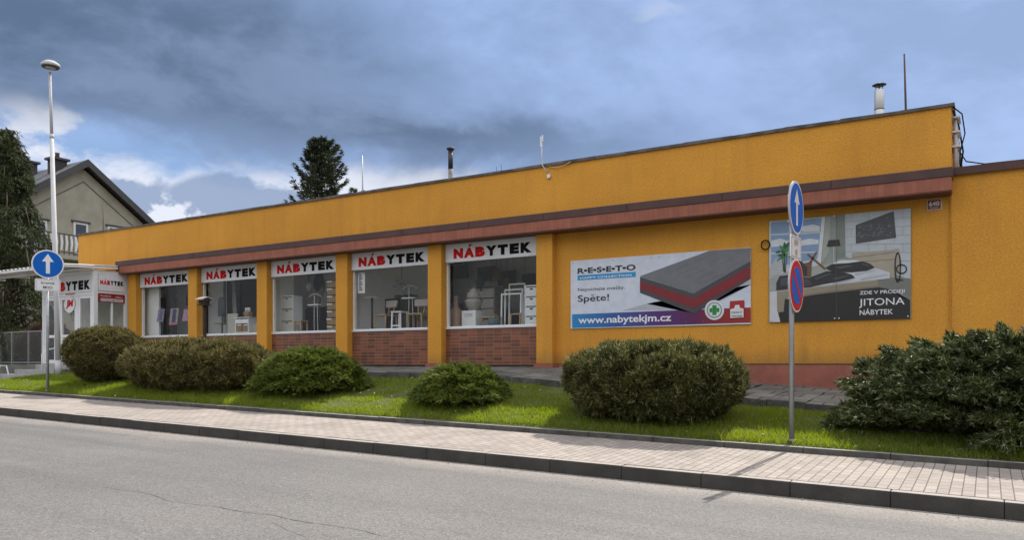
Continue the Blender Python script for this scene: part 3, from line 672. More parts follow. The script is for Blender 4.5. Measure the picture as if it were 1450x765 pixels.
MB().box(a.x + 0.026, a.x + 0.05, 15.59, 15.62, 5.05, 5.20).build('antenna_head', SIGNW, o, bevel=0.008)
MB().box(P(774.5, 0, 15.66).x, P(779, 0, 15.66).x, 15.65, 15.69, 4.22, 4.31).build('junction_box', SIGNW, o, bevel=0.01)
MB().tube([P(778, 236, 15.66), P(790, 237.5, 15.66), P(801, 233, 15.66), P(808, 229, 15.64)], 0.008, 6).build('cable', mat('pale_cable', (0.5, 0.4, 0.3), 0.6), o)

# cables and pipes on the end of the upper band
o = thing('cable_bundle', (XR + 0.05, 16.2, 3.46), 'tangle of white conduits and black cables on the end wall above the lower roof', 'cables')
for k, (yy, r, mt) in enumerate(((16.05, 0.03, POLEW), (16.35, 0.045, mat('conduit_grey', (0.5, 0.5, 0.5), 0.6)), (16.7, 0.03, WICK))):
    MB().tube([(XR + 0.05, yy, 3.40), (XR + 0.06, yy, 3.9), (XR + 0.05, yy + 0.05, 4.40 - 0.12 * k)], r, 8).build('conduit', mt, o)
MB().tube([(XR + 0.03, 15.75, 4.50), (XR + 0.16, 15.9, 4.40), (XR + 0.2, 16.1, 4.1), (XR + 0.12, 16.2, 3.8), (XR + 0.22, 16.1, 3.6), (XR + 0.5, 16.0, 3.50), (XR + 1.3, 15.95, 3.48)], 0.012, 6).build('cable', BLACK, o)
MB().tube([(XR + 0.03, 15.9, 4.46), (XR + 0.10, 16.3, 4.3), (XR + 0.16, 16.6, 3.9), (XR + 0.10, 16.7, 3.5)], 0.015, 6).build('cable', BLACK, o)
for z in (4.38, 4.12, 3.86): MB().box(XR + 0.002, XR + 0.13, 16.0, 16.5, z, z + 0.03).build('clamp', SIGNW, o)

# ------------------------------------------------------------------ shop signs over the windows
SW = PITCH - 2 * PHW
def shop_sign(i, label):
    a = PC[i + 1] + PHW + 0.012
    return a, label
labels = ['white NÁBYTEK sign over the window with stacked urns and picture frames', 'white NÁBYTEK sign over the window with two wooden chairs',
          'white NÁBYTEK sign over the window with the stacked wicker boxes', 'white NÁBYTEK sign over the window behind the bird feeder', 'white NÁBYTEK sign over the window with leaflets, next to the porch']
a0 = PC[1] + PHW + 0.012
proto = thing('shop_sign', (a0, YW, 2.5), labels[0], 'shop sign', 'NÁBYTEK signs over the display windows')
MB().box(a0, a0 + SW - 0.024, YW - 0.045, YW + 0.028, 2.50, 2.952).build('board', SIGNW, proto, bevel=0.006)
nabytek(proto, (a0 + 0.25, YW - 0.048, 2.585), (1, 0, 0), (0, 0, 1), SW * 0.825, 0.245)
mb = MB()
for fx in (0.2, SW - 0.25):
    mb.box(a0 + fx, a0 + fx + 0.06, YW - 0.05, YW - 0.044, 2.485, 2.515)
mb.box(a0, a0 + SW - 0.024, YW - 0.05, YW - 0.0455, 2.497, 2.512); mb.build('edge_trim', RIMG, proto)
for i in range(1, 5):
    c = copy_tree(proto); c.location = proto.location + Vector((-PITCH * i, 0, 0)); c['label'] = labels[i]

# ------------------------------------------------------------------ advertising boards
def flat(parent, name, m, polys, scale, x0, y0, Y):
    """flat printed areas of a board; outlines measured in photo pixels and set on the board's own plane"""
    mb = MB()
    for pl in polys:
        pts = [P(x0 + q[0] / scale, y0 + q[1] / scale, Y) for q in pl]
        if sum(a.x * b.z - b.x * a.z for a, b in zip(pts, pts[1:] + pts[:1])) < 0: pts.reverse()
        mb.add(pts, [tuple(range(len(pts)))])
    return mb.build(name, m, parent)
YB = YW - 0.03
def pm(name, c, rough=0.35): return mat('print_' + name, c, rough, var=0.16, vscale=4.5)
bx0, bx1 = PX(808, YB), PX(1063, YB); bz0, bz1 = 0.795, 2.315
ad = thing('mattress_banner', ((bx0 + bx1) / 2, YB, bz0), 'wide banner showing a grey and red mattress and a web address', 'advertising board')
MB().box(bx0, bx1, YB, YW - 0.001, bz0, bz1).build('board', pm('paper', (0.60, 0.65, 0.76)), ad)
A = (4.783, 790, 330)
def gradient_mat():
    m = bpy.data.materials.new('print_gradient'); m.use_nodes = True; N = m.node_tree.nodes; L = m.node_tree.links; b = N['Principled BSDF']; b.inputs['Roughness'].default_value = 0.35
    g = N.new('ShaderNodeNewGeometry'); s = N.new('ShaderNodeSeparateXYZ'); L.new(g.outputs['Position'], s.inputs[0])
    mr = N.new('ShaderNodeMapRange'); mr.inputs[1].default_value = bx0; mr.inputs[2].default_value = bx1; L.new(s.outputs[0], mr.inputs[0])
    r = N.new('ShaderNodeValToRGB'); L.new(mr.outputs[0], r.inputs[0]); e = r.color_ramp.elements
    e[0].position = 0.0; e[0].color = (0.01, 0.22, 0.50, 1); e[1].position = 1.0; e[1].color = (0.30, 0.02, 0.012, 1)
    for p_, c in ((0.25, (0.02, 0.09, 0.32, 1)), (0.5, (0.07, 0.02, 0.16, 1)), (0.72, (0.09, 0.008, 0.07, 1)), (0.85, (0.24, 0.012, 0.02, 1))):
        k = e.new(p_); k.color = c
    L.new(r.outputs[0], b.inputs['Base Color']); return m
y_ = lambda k: YB - 0.0025 * k
flat(ad, 'gradient_strip', gradient_mat(), [[(96, 552), (1306, 505), (1307, 608), (97, 645)]], *A, y_(1))
flat(ad, 'mattress_picture', pm('soft_grey', (0.42, 0.45, 0.52)), [[(690, 455), (920, 545), (1306, 312), (1306, 350), (985, 520), (700, 520), (440, 524), (600, 480)]], *A, y_(2))
flat(ad, 'mattress_picture', pm('charcoal', (0.055, 0.057, 0.066)), [[(556, 297), (920, 412), (1305, 190), (1305, 312), (920, 547), (556, 405)]], *A, y_(3))
flat(ad, 'mattress_picture', pm('mattress_top', (0.155, 0.165, 0.185)), [[(556, 293), (1028, 120), (1304, 101), (1304, 192), (920, 410)]], *A, y_(4))
flat(ad, 'mattress_picture', pm('mattress_red', (0.20, 0.012, 0.02)), [[(556, 330), (919, 442), (919, 512), (556, 378)], [(921, 442), (1305, 222), (1305, 298), (921, 512)]], *A, y_(4))
dots = []
for r_ in range(5):
    for k in range(9):
        cx0 = 755 + 60 * r_ + k * 15; cy0 = 265 + 16.5 * r_ - k * 6.5
        dots.append([(cx0, cy0), (cx0 + 7, cy0 - 3), (cx0 + 7, cy0 + 1), (cx0, cy0 + 4)])
for r_ in range(4):
    for k in range(5):
        cx0 = 950 + 75 * r_ + k * 17; cy0 = 185 + 12 * r_ - k * 7
        dots.append([(cx0, cy0), (cx0 + 7, cy0 - 3), (cx0 + 7, cy0 + 1), (cx0, cy0 + 4)])
flat(ad, 'mattress_picture', pm('stitch', (0.07, 0.07, 0.08)), dots, *A, y_(5))
flat(ad, 'cyan_bar', pm('cyan', (0.01, 0.27, 0.60)), [[(133, 288), (526, 263), (526, 297), (133, 321)]], *A, y_(2))
circ = lambda cx, cz, rx, rz, n=24: [(cx + rx * math.cos(6.28318 * k / n), cz + rz * math.sin(6.28318 * k / n)) for k in range(n)]
flat(ad, 'round_badge', pm('badge_white', (0.68, 0.70, 0.72)), [circ(1060, 523, 66, 68)], *A, y_(6))
flat(ad, 'round_badge', pm('badge_grey', (0.22, 0.27, 0.27)), [circ(1060, 523, 52, 54)], *A, y_(7))
flat(ad, 'round_badge', pm('badge_white', (0.68, 0.70, 0.72)), [circ(1060, 523, 44, 46)], *A, y_(8))
flat(ad, 'green_cross', pm('green', (0.01, 0.24, 0.05)), [[(1046, 490), (1074, 489), (1074, 556), (1046, 557)], [(1027, 511), (1045, 510), (1045, 538), (1027, 539)], [(1075, 509), (1093, 508), (1093, 536), (1075, 537)]], *A, y_(9))
flat(ad, 'red_tag', pm('tag_red', (0.36, 0.015, 0.015)), [[(1165, 462), (1258, 456), (1263, 462), (1263, 575), (1167, 580), (1162, 574)]], *A, y_(6))
flat(ad, 'tag_plate', pm('badge_white', (0.68, 0.70, 0.72)), [[(1168, 518), (1195, 510), (1200, 490), (1228, 488), (1233, 508), (1257, 514), (1257, 572), (1168, 577)]], *A, y_(7))
def lay(parent, name, m, body, bl, br, hz, Y, bold=0.0, sc=A, zoff=0.0):
    a = P(sc[1] + bl[0] / sc[0], sc[2] + bl[1] / sc[0], Y); b = P(sc[1] + br[0] / sc[0], sc[2] + br[1] / sc[0], Y)
    mb = MB(); text_into(mb, body, (a.x, Y, (a.z + b.z) / 2 + zoff), (1, 0, 0), (0, 0, 1), b.x - a.x, hz, bold)
    return mb.build(name, m, parent)
INK = pm('ink', (0.012, 0.012, 0.015)); PW = pm('white', (0.74, 0.76, 0.80))
lay(ad, 'headline_lettering', INK, 'R•E•S•E•T•O', (133, 280), (526, 249), 0.125, y_(2), 0.035)
lay(ad, 'small_lettering', PW, 'HAPPY COLLECTION', (150, 314), (498, 292), 0.045, y_(3), 0.02)
lay(ad, 'slogan_lettering', INK, 'Nepočítejte ovečky.', (135, 402), (452, 386), 0.098, y_(2), 0.0)
lay(ad, 'slogan_lettering', INK, 'Spěte!', (135, 482), (346, 472), 0.20, y_(2), 0.008)
lay(ad, 'web_lettering', PW, 'www.nabytekjm.cz', (138, 632), (768, 612), 0.205, y_(2), 0.022)
lay(ad, 'tag_lettering', pm('tag_ink', (0.10, 0.08, 0.10)), 'ČESKÝ', (1174, 548), (1250, 543), 0.045, y_(8), 0.02)
lay(ad, 'tag_lettering', pm('tag_ink', (0.10, 0.08, 0.10)), 'VÝROBEK', (1174, 572), (1252, 568), 0.045, y_(8), 0.02)
for q in ((100, 200), (1298, 108), (103, 638), (1299, 600), (370, 183), (630, 165), (685, 162), (380, 632), (868, 606), (985, 600)):
    c = P(A[1] + q[0] / A[0], A[2] + q[1] / A[0], y_(6)); MB().box(c.x - 0.008, c.x + 0.008, y_(6) - 0.004, y_(6) + 0.001, c.z - 0.008, c.z + 0.008).build('screw', mat('screw_head', (0.2, 0.2, 0.21), 0.4, metal=0.5), ad)

B = (4.5, 1085, 290)
jx0, jx1 = PX(1089, YB), PX(1290, YB); jz0, jz1 = 0.82, 2.80
jd = thing('bedroom_banner', ((jx0 + jx1) / 2, YB, jz0), 'large square banner with a bedroom photograph behind the no stopping sign', 'advertising board')
MB().box(jx0, jx1, YB, YW - 0.001, jz0, jz1).build('board', pm('wall_sage', (0.25, 0.29, 0.265)), jd)
def bp_(name, c, polys, k): flat(jd, name, pm('bed_' + name + str(k), c), polys, *B, y_(k))
bp_('window_picture', (0.52, 0.57, 0.62), [[(20, 106), (372, 77), (340, 385), (20, 470)]], 1)
bp_('sky_picture', (0.20, 0.32, 0.50), [[(30, 112), (352, 84), (344, 172), (30, 186)]], 2)
bp_('sky_picture', (0.36, 0.44, 0.54), [[(30, 196), (342, 181), (332, 296), (30, 306)], [(30, 316), (330, 305), (322, 345), (30, 400)]], 2)
bp_('sky_picture', (0.60, 0.65, 0.70), [[(30, 230), (90, 215), (150, 235), (120, 262), (30, 270)], [(205, 232), (280, 215), (335, 225), (332, 250), (215, 262)], [(220, 140), (300, 125), (344, 140), (340, 170), (230, 172)]], 3)
bp_('window_bar_picture', (0.62, 0.65, 0.67), [[(356, 78), (376, 77), (348, 378), (326, 380)], [(195, 94), (206, 93), (206, 310), (195, 312)]], 4)
bp_('white_wall_picture', (0.45, 0.50, 0.54), [[(502, 60), (920, 22), (920, 480), (505, 330)]], 1)
lines = [[(502, 60 + 48 * k - 0), (920, 22 + 56 * k), (920, 26 + 56 * k), (502, 63 + 48 * k)] for k in range(1, 7)]
for k in range(6):
    for i in range(4):
        cx0 = 540 + 110 * i + (55 if k % 2 else 0); f = (cx0 - 502) / 418
        if cx0 < 915: lines.append([(cx0, 60 + 48 * k + (22 + 56 * k - 60 - 48 * k) * f), (cx0 + 3, 60 + 48 * k + (22 + 56 * k - 60 - 48 * k) * f), (cx0 + 3, 60 + 48 * (k + 1) + (22 + 56 * (k + 1) - 60 - 48 * (k + 1)) * f), (cx0, 60 + 48 * (k + 1) + (22 + 56 * (k + 1) - 60 - 48 * (k + 1)) * f)])
bp_('wall_joint_picture', (0.30, 0.34, 0.38), lines, 2)
bp_('canvas_picture', (0.055, 0.06, 0.07), [[(570, 130), (812, 40), (828, 210), (571, 248)]], 3)
sw = []
for k in range(60):
    cx0 = random.uniform(580, 800); top_ = 130 - (cx0 - 570) * 0.37 + 12; bot_ = 246 - (cx0 - 570) * 0.15 - 12; cz = top_ + (bot_ - top_) * random.random(); an = random.uniform(0, 3.1); ln = random.uniform(8, 24)
    dx, dz = math.cos(an) * ln, math.sin(an) * ln
    if not (580 < cx0 + dx < 815 and top_ < cz + dz < bot_ - 4): continue
    sw.append([(cx0, cz), (cx0 + dx, cz + dz), (cx0 + dx + 2, cz + dz + 2.5), (cx0 + 2, cz + 2.5)])
bp_('canvas_stroke_picture', (0.22, 0.23, 0.25), sw, 4)
bp_('lamp_picture', (0.02, 0.02, 0.022), [[(398, 226), (465, 222), (474, 262), (385, 268)]], 4)
bp_('lamp_picture', (0.50, 0.52, 0.50), [[(428, 266), (433, 266), (433, 362), (428, 362)]], 3)
bp_('headboard_picture', (0.36, 0.32, 0.26), [[(546, 310), (800, 288), (840, 276), (850, 292), (848, 420), (810, 470), (546, 345)]], 3)
bp_('headboard_line_picture', (0.20, 0.17, 0.13), [[(546, 336), (820, 300), (820, 304), (546, 340)], [(600, 362), (820, 346), (820, 350), (600, 366)]], 4)
bp_('floor_picture', (0.33, 0.35, 0.34), [[(20, 470), (120, 430), (360, 385), (500, 350), (690, 420), (700, 490), (20, 560)]], 2)
bp_('bed_frame_picture', (0.27, 0.235, 0.175), [[(68, 552), (712, 480), (712, 560), (400, 640), (85, 690), (70, 680)]], 4)
bp_('sheet_picture', (0.52, 0.55, 0.60), [[(290, 526), (420, 420), (560, 425), (690, 402), (787, 432), (787, 470)]], 5)
bp_('pillow_picture', (0.60, 0.62, 0.66), [[(425, 372), (470, 354), (560, 352), (620, 362), (600, 395), (430, 395)]], 5)
bp_('dark_pillow_picture', (0.02, 0.021, 0.025), [[(378, 402), (420, 378), (520, 372), (610, 360), (660, 375), (692, 402), (640, 422), (540, 432), (420, 428)]], 6)
bp_('blanket_picture', (0.024, 0.025, 0.03), [[(64, 500), (85, 455), (150, 448), (270, 466), (385, 424), (500, 432), (545, 445), (568, 466), (480, 488), (380, 505), (290, 524), (180, 532), (64, 546)]], 6)
bp_('blanket_fold_picture', (0.06, 0.062, 0.07), [[(90, 470), (150, 460), (270, 476), (290, 500), (200, 505), (90, 520)]], 7)
bp_('base_picture', (0.016, 0.016, 0.017), [[(118, 606), (330, 572), (712, 527), (800, 545), (917, 610), (917, 723), (90, 748), (76, 688), (112, 682)]], 5)
bp_('nightstand_picture', (0.17, 0.18, 0.165), [[(712, 484), (830, 464), (918, 470), (918, 612), (860, 590), (800, 543), (712, 525)]], 5)
bp_('rug_picture', (0.55, 0.57, 0.60), [[(22, 556), (68, 552), (72, 680), (98, 748), (22, 750)]], 3)
leaves = []
for (cx0, cz0, an, ln, wd) in ((75, 300, 200, 34, 9), (100, 275, 130, 40, 13), (118, 262, 95, 42, 14), (130, 285, 60, 40, 13), (92, 322, 170, 36, 12), (128, 318, 20, 36, 13), (108, 300, 110, 34, 15), (85, 345, 215, 40, 8), (136, 255, 70, 30, 12), (112, 330, 250, 30, 10)):
    ca, sa = math.cos(R(an)), -math.sin(R(an))
    leaves.append([(cx0 + ca * a - sa * b, cz0 + sa * a + ca * b) for a, b in ((-ln * .6, 0), (-ln * .2, wd * .8), (ln * .25, wd * .6), (ln * .6, 0), (ln * .25, -wd * .6), (-ln * .2, -wd * .8))])
bp_('plant_picture', (0.012, 0.10, 0.022), leaves[::2], 6); bp_('plant_light_picture', (0.05, 0.21, 0.06), leaves[1::2], 7)
bp_('stem_picture', (0.03, 0.06, 0.03), [[(112, 320), (118, 320), (122, 430), (112, 430)], [(98, 330), (102, 330), (116, 425), (108, 425)], [(128, 330), (132, 330), (124, 430), (120, 430)]], 5)
bp_('sofa_picture', (0.40, 0.42, 0.44), [[(22, 400), (60, 340), (110, 345), (110, 420), (60, 450), (22, 460)]], 4)
bp_('sheet_fold_picture', (0.40, 0.43, 0.48), [[(560, 440), (690, 412), (700, 418), (570, 452)], [(600, 470), (770, 440), (775, 450), (610, 482)], [(420, 500), (560, 470), (565, 476), (430, 508)]], 6)
bp_('pillow_crease_picture', (0.07, 0.07, 0.078), [[(440, 398), (520, 384), (560, 390), (470, 410)], [(600, 372), (650, 382), (670, 396), (620, 386)]], 7)
bp_('blanket_fold_picture', (0.045, 0.046, 0.052), [[(300, 470), (400, 436), (420, 442), (320, 480)], [(420, 470), (520, 446), (540, 452), (440, 482)], [(210, 515), (280, 500), (290, 512), (220, 524)]], 7)
bp_('frame_edge_picture', (0.36, 0.32, 0.25), [[(68, 552), (712, 480), (712, 486), (70, 560)]], 5)
bp_('frame_low_picture', (0.19, 0.165, 0.12), [[(712, 515), (712, 528), (330, 574), (118, 608), (118, 596), (330, 560)]], 5)
bp_('wall_shade_picture', (0.19, 0.22, 0.20), [[(448, 66), (500, 61), (504, 330), (450, 345)]], 2)
bp_('plaster_picture', (0.33, 0.37, 0.34), [[(378, 78), (410, 75), (400, 300), (350, 378)]], 2)
bp_('figure_picture', (0.16, 0.075, 0.035), [[(235, 375), (290, 362), (285, 456), (260, 460), (262, 400)], [(258, 318), (270, 312), (380, 405), (372, 414)], [(315, 300), (327, 298), (290, 365), (272, 370)]], 6)
bp_('dark_chair_picture', (0.03, 0.03, 0.032), [[(205, 345), (235, 370), (262, 400), (262, 458), (205, 455)]], 5)
loop = []
for q in (circ(838, 400, 17, 95, 20), circ(862, 410, 32, 28, 16)):
    for a, b in zip(q, q[1:] + q[:1]):
        dx, dz = b[0] - a[0], b[1] - a[1]; l = math.hypot(dx, dz) or 1; nx, nz = -dz / l * 4, dx / l * 4
        loop.append([(a[0] + nx, a[1] + nz), (b[0] + nx, b[1] + nz), (b[0] - nx, b[1] - nz), (a[0] - nx, a[1] - nz)])
bp_('loop_lamp_picture', (0.015, 0.015, 0.017), loop + [[(820, 470), (870, 478), (876, 486), (830, 484)]], 6)
bp_('panel_seam', (0.10, 0.10, 0.10), [[(446, 64), (448, 64), (448, 736), (446, 736)]], 8)
lay(jd, 'upper_lettering', PW, 'ZDE V PRODEJI', (595, 580), (882, 570), 0.085, y_(9), 0.012, sc=B)
lay(jd, 'large_lettering', PW, 'JITONA', (590, 660), (882, 650), 0.17, y_(9), 0.004, sc=B)
lay(jd, 'lower_lettering', PW, 'NÁBYTEK', (595, 705), (808, 697), 0.118, y_(9), 0.012, sc=B)
for q in ((33, 738), (436, 725), (463, 724), (903, 711), (432, 72), (912, 30), (30, 112)):
    c = P(B[1] + q[0] / B[0], B[2] + q[1] / B[0], y_(9)); MB().box(c.x - 0.012, c.x + 0.012, y_(9) - 0.004, y_(9) + 0.001, c.z - 0.012, c.z + 0.012).build('screw', mat('screw_bright', (0.6, 0.6, 0.6), 0.4, metal=0.4), jd)

# house number plate, cable loop, small stickers
a = P(1312, 300, YW); o = thing('house_number_plate', a, 'small red plate with the white number 640 under the roof edge', 'number plate')
x0, x1 = PX(1312.5, YW), PX(1333.5, YW)
MB().box(x0, x1, YW - 0.018, YW - 0.001, 2.735, 2.925).build('plate', mat('enamel_white', (0.6, 0.55, 0.52), 0.3), o, bevel=0.012)
MB().box(x0 + 0.014, x1 - 0.014, YW - 0.0215, YW - 0.0185, 2.75, 2.91).build('field', mat('enamel_red', (0.15, 0.008, 0.018), 0.3), o)
mb = MB(); text_into(mb, '640', (x0 + 0.035, YW - 0.0235, 2.805), (1, 0, 0), (0, 0, 1), x1 - x0 - 0.07, 0.085, 0.03); mb.build('number', SIGNW, o)
mb = MB(); text_into(mb, 'Náchodská', (x0 + 0.05, YW - 0.0235, 2.765), (1, 0, 0), (0, 0, 1), x1 - x0 - 0.10, 0.028, 0.01); mb.build('street_lettering', CREAM, o)
c = P(1084, 347, YW - 0.04); ring = [(c.x + 0.08 * math.cos(t * 0.2618), YW - 0.03 - 0.01 * (t % 5), c.z + 0.09 * math.sin(t * 0.2618)) for t in range(49)]
o = top(MB().tube(ring, 0.011, 6).build('cable_coil', BLACK), c); tag(o, 'small coil of black cable hanging on the wall between the two banners', 'cable')

# ------------------------------------------------------------------ goods in the windows (all stand on the display platform)
ZP = 0.88
def leg4(parent, x, y, w, d, z0, z1, r, m, taper=0.7):
    for sx in (-1, 1):
        for sy in (-1, 1):
            MB().tube([(x + sx * w / 2, y + sy * d / 2, z1), (x + sx * w / 2 * 1.06, y + sy * d / 2 * 1.06, z0)], [r, r * taper], 6).build('leg', m, parent)
def shelf_unit(x, y, w, d, h, n, label, name='drawer_tower', m=LWHITE, front=CREAM, z0=ZP):
    o = thing(name, (x, y, z0), label, 'drawer unit')
    t = 0.025
    MB().box(x - w / 2, x - w / 2 + t, y - d / 2, y + d / 2, z0, z0 + h).box(x + w / 2 - t, x + w / 2, y - d / 2, y + d / 2, z0, z0 + h).box(x - w / 2 + t, x + w / 2 - t, y - d / 2, y + d / 2, z0 + h - t, z0 + h).box(x - w / 2 + t, x + w / 2 - t, y + d / 2 - 0.01, y + d / 2, z0, z0 + h - t).build('carcass', m, o)
    for k in range(n):
        za = z0 + 0.03 + (h - 0.06) * k / n; zb = z0 + 0.03 + (h - 0.06) * (k + 1) / n - 0.025
        dr = MB().box(x - w / 2 + t + 0.004, x + w / 2 - t - 0.004, y - d / 2 - 0.008, y + d / 2 - 0.02, za, zb).build('drawer', front, o, bevel=0.004)
        MB().prism([(x - 0.05, zb - 0.02), (x + 0.05, zb - 0.02), (x + 0.03, zb - 0.06), (x - 0.03, zb - 0.06)], y - d / 2 - 0.012, y - d / 2 - 0.0085).build('handle', DARKM, dr)
    return o
def valet(x, y, h, label, lean=0.0):
    o = thing('valet_stand', (x, y, ZP), label, 'clothes stand')
    MB().tube([(x, y, ZP + 0.03), (x - lean * 0.5, y, ZP + h * 0.55), (x + 0.01, y, ZP + h)], 0.014, 8).build('post', POLEW, o)
    MB().tube([(x + 0.14, y, ZP + 0.03), (x + 0.12, y, ZP + h * 0.72)], 0.012, 8).build('post', POLEW, o)
    MB().tube([(x - 0.24, y, ZP + h - 0.08), (x - 0.12, y, ZP + h - 0.01), (x + 0.02, y, ZP + h + 0.02), (x + 0.16, y, ZP + h - 0.01), (x + 0.28, y, ZP + h - 0.08)], 0.017, 8).build('hanger', mat('pale_wood', (0.5, 0.42, 0.33), 0.5), o)
    MB().box(x - 0.2, x + 0.22, y - 0.07, y + 0.07, ZP + h * 0.72, ZP + h * 0.72 + 0.03).build('tray', LWHITE, o)
    MB().box(x - 0.22, x + 0.3, y - 0.16, y + 0.16, ZP, ZP + 0.035).build('base', LWHITE, o)
    return o
def chair(x, y, label, rz=0.0):
    o = thing('dining_chair', (x, y, ZP), label, 'chair', 'beech chairs in the window')
    MB().box(x - 0.24, x + 0.24, y - 0.22, y + 0.22, ZP + 0.42, ZP + 0.46).build('seat', WOOD, o, bevel=0.012)
    leg4(o, x, y, 0.42, 0.38, ZP, ZP + 0.42, 0.024, WOOD)
    for sx in (-1, 1): MB().bar((x + sx * 0.07, y + 0.17, ZP + 0.45), (x + sx * 0.11, y + 0.24, ZP + 0.70), 0.04, 0.025).build('back_post', WOOD, o)
    MB().hexa([(x - 0.20, y + 0.17, ZP + 0.66), (x + 0.20, y + 0.17, ZP + 0.66), (x + 0.20, y + 0.25, ZP + 0.66), (x - 0.20, y + 0.25, ZP + 0.66)], [(x - 0.22, y + 0.19, ZP + 0.86), (x + 0.22, y + 0.19, ZP + 0.86), (x + 0.22, y + 0.28, ZP + 0.86), (x - 0.22, y + 0.28, ZP + 0.86)]).build('backrest', FABRIC, o, bevel=0.03)
    o.rotation_euler.z = rz
    return o
def stool(x, y, w, h, label, m=LWHITE, rail=True):
    o = thing('stool', (x, y, ZP), label, 'stool')
    MB().box(x - w / 2 - 0.02, x + w / 2 + 0.02, y - w / 2 - 0.02, y + w / 2 + 0.02, ZP + h - 0.035, ZP + h).build('seat', m, o, bevel=0.008)
    for sx in (-1, 1):
        for sy in (-1, 1): MB().bar((x + sx * w / 2, y + sy * w / 2, ZP), (x + sx * w / 2 * 0.92, y + sy * w / 2 * 0.92, ZP + h - 0.036), 0.035, 0.035).build('leg', m, o)
    if rail: MB().box(x - w / 2 + 0.02, x + w / 2 - 0.02, y - w / 2 - 0.012, y - w / 2 + 0.012, ZP + 0.12, ZP + 0.155).build('rail', m, o)
    return o
def panel_frame(x0, x1, y, z0, z1, t, label, lean=0.0, m=LWHITE, name='picture_frame'):
    o = thing(name, ((x0 + x1) / 2, y, z0), label, 'frame', None)
    mb = MB()
    def seg(a, b): mb.bar(a, b, t, 0.03, up=(0, 1, 0))
    seg((x0 + t / 2, y, z0), (x0 + t / 2, y + lean, z1)); seg((x1 - t / 2, y, z0), (x1 - t / 2, y + lean, z1))
    seg((x0 + t, y + lean, z1 - t / 2), (x1 - t, y + lean, z1 - t / 2)); seg((x0 + t, y, z0 + t / 2), (x1 - t, y, z0 + t / 2))
    mb.build('frame_moulding', m, o); return o
xw = lambda px, Y: PX(px, Y)
# window with the urns (nearest)
Y1 = 16.35
o = thing('bottle_vase', (xw(646, Y1), Y1, ZP), 'tall tan bottle vase beside the white crate', 'vase')
MB().lathe([(0.15, 0), (0.16, 0.05), (0.16, 0.40), (0.13, 0.50), (0.06, 0.58), (0.045, 0.75), (0.05, 0.80)], (xw(646, Y1), Y1, ZP), 20).build('vase_body', TERRA, o)
MB().lathe([(0.055, 0), (0.055, 0.03), (0.025, 0.06)], (xw(646, Y1), Y1, ZP + 0.80), 12).build('stopper', CERAM, o)
xc = xw(669, Y1); o = thing('white_crate', (xc, Y1, ZP), 'white wooden crate with grey lettering carrying the urn', 'crate')
MB().box(xc - 0.22, xc + 0.2, Y1 - 0.16, Y1 + 0.16, ZP + 0.03, ZP + 0.46).build('crate_body', LWHITE, o, bevel=0.01)
for sx in (-0.2, 0.16): MB().box(xc + sx, xc + sx + 0.03, Y1 - 0.15, Y1 - 0.12, ZP, ZP + 0.029).build('foot', LWHITE, o)
mb = MB(); text_into(mb, 'COFFEE', (xc - 0.15, Y1 - 0.163, ZP + 0.30), (1, 0, 0), (0, 0, 1), 0.26, 0.08, 0.02); mb.build('lettering', RIMG, o)
o = thing('urn', (xc + 0.04, Y1, ZP + 0.46), 'big grey ceramic urn with a lid on the white crate', 'urn')
MB().lathe([(0.13, 0), (0.17, 0.08), (0.22, 0.20), (0.23, 0.26), (0.17, 0.29)], (xc + 0.04, Y1, ZP + 0.46), 24).build('urn_body', CERAM, o)
MB().lathe([(0.16, 0), (0.18, 0.04), (0.17, 0.15), (0.10, 0.19), (0.12, 0.21), (0.02, 0.30)], (xc + 0.04, Y1, ZP + 0.75), 24).build('lid', CERAM, o)
MB().tube([(xc + 0.2, Y1 - 0.03, ZP + 0.78), (xc + 0.28, Y1 - 0.03, ZP + 0.84), (xc + 0.26, Y1 - 0.03, ZP + 0.90), (xc + 0.18, Y1 - 0.03, ZP + 0.90)], 0.016, 8).build('handle', CERAM, o)
xq = xw(680, 16.9); o = thing('dark_plate', (xq, 16.9, ZP + 1.22), 'dark round glazed plate on a thin stand behind the urn', 'plate')
MB().tube([(xq, 16.9, ZP), (xq, 16.9, ZP + 1.1)], 0.012, 6).build('stand', DARKM, o)
vs = circ(xq, ZP + 1.24, 0.15, 0.16, 20); MB().prism(vs, 16.87, 16.89).build('plate_disc', mat('glaze_teal', (0.02, 0.04, 0.045), 0.2), o)
for k, (pa, pb, ht, yy) in enumerate(((720, 743, 1.13, 16.75), (714, 740, 0.98, 16.6), (709, 738, 0.86, 16.45))):
    panel_frame(xw(pa, yy), xw(pb, yy), yy, ZP, ZP + ht, 0.035, ['tallest white picture frame at the back of three', 'middle white picture frame of three', 'smallest white picture frame in front of three'][k], 0.03)
panel_frame(xw(722, 16.3), xw(737, 16.3), 16.3, ZP, ZP + 0.35, 0.03, 'small gold picture frame inside the white frames', 0.02, m=WOOD)
shelf_unit(xw(757, 16.35), 16.35, 0.36, 0.3, 1.0, 4, 'white four drawer tower cut off by the pillar', m=LWHITE, front=LWHITE)
o = thing('tray_table', (xw(691, 16.25), 16.25, ZP), 'low wooden tray table between crate and frames', 'table'); xt = xw(692, 16.25)
MB().box(xt - 0.22, xt + 0.28, 16.1, 16.4, ZP + 0.26, ZP + 0.285).build('table_top', WOOD, o)
for q in (-0.15, 0.2): MB().tube([(xt + q, 16.25, ZP), (xt + q, 16.25, ZP + 0.26)], 0.015, 6).build('leg', WOOD, o)
xt = xw(702, 16.2); o = thing('basket', (xt, 16.14, ZP), 'small teal fabric basket in front of the frames', 'basket')
MB().lathe([(0.11, 0), (0.15, 0.10), (0.14, 0.24)], (xt, 16.12, ZP), 16).build('basket_body', mat('teal_fabric', (0.07, 0.12, 0.14), 0.8, var=0.3), o)
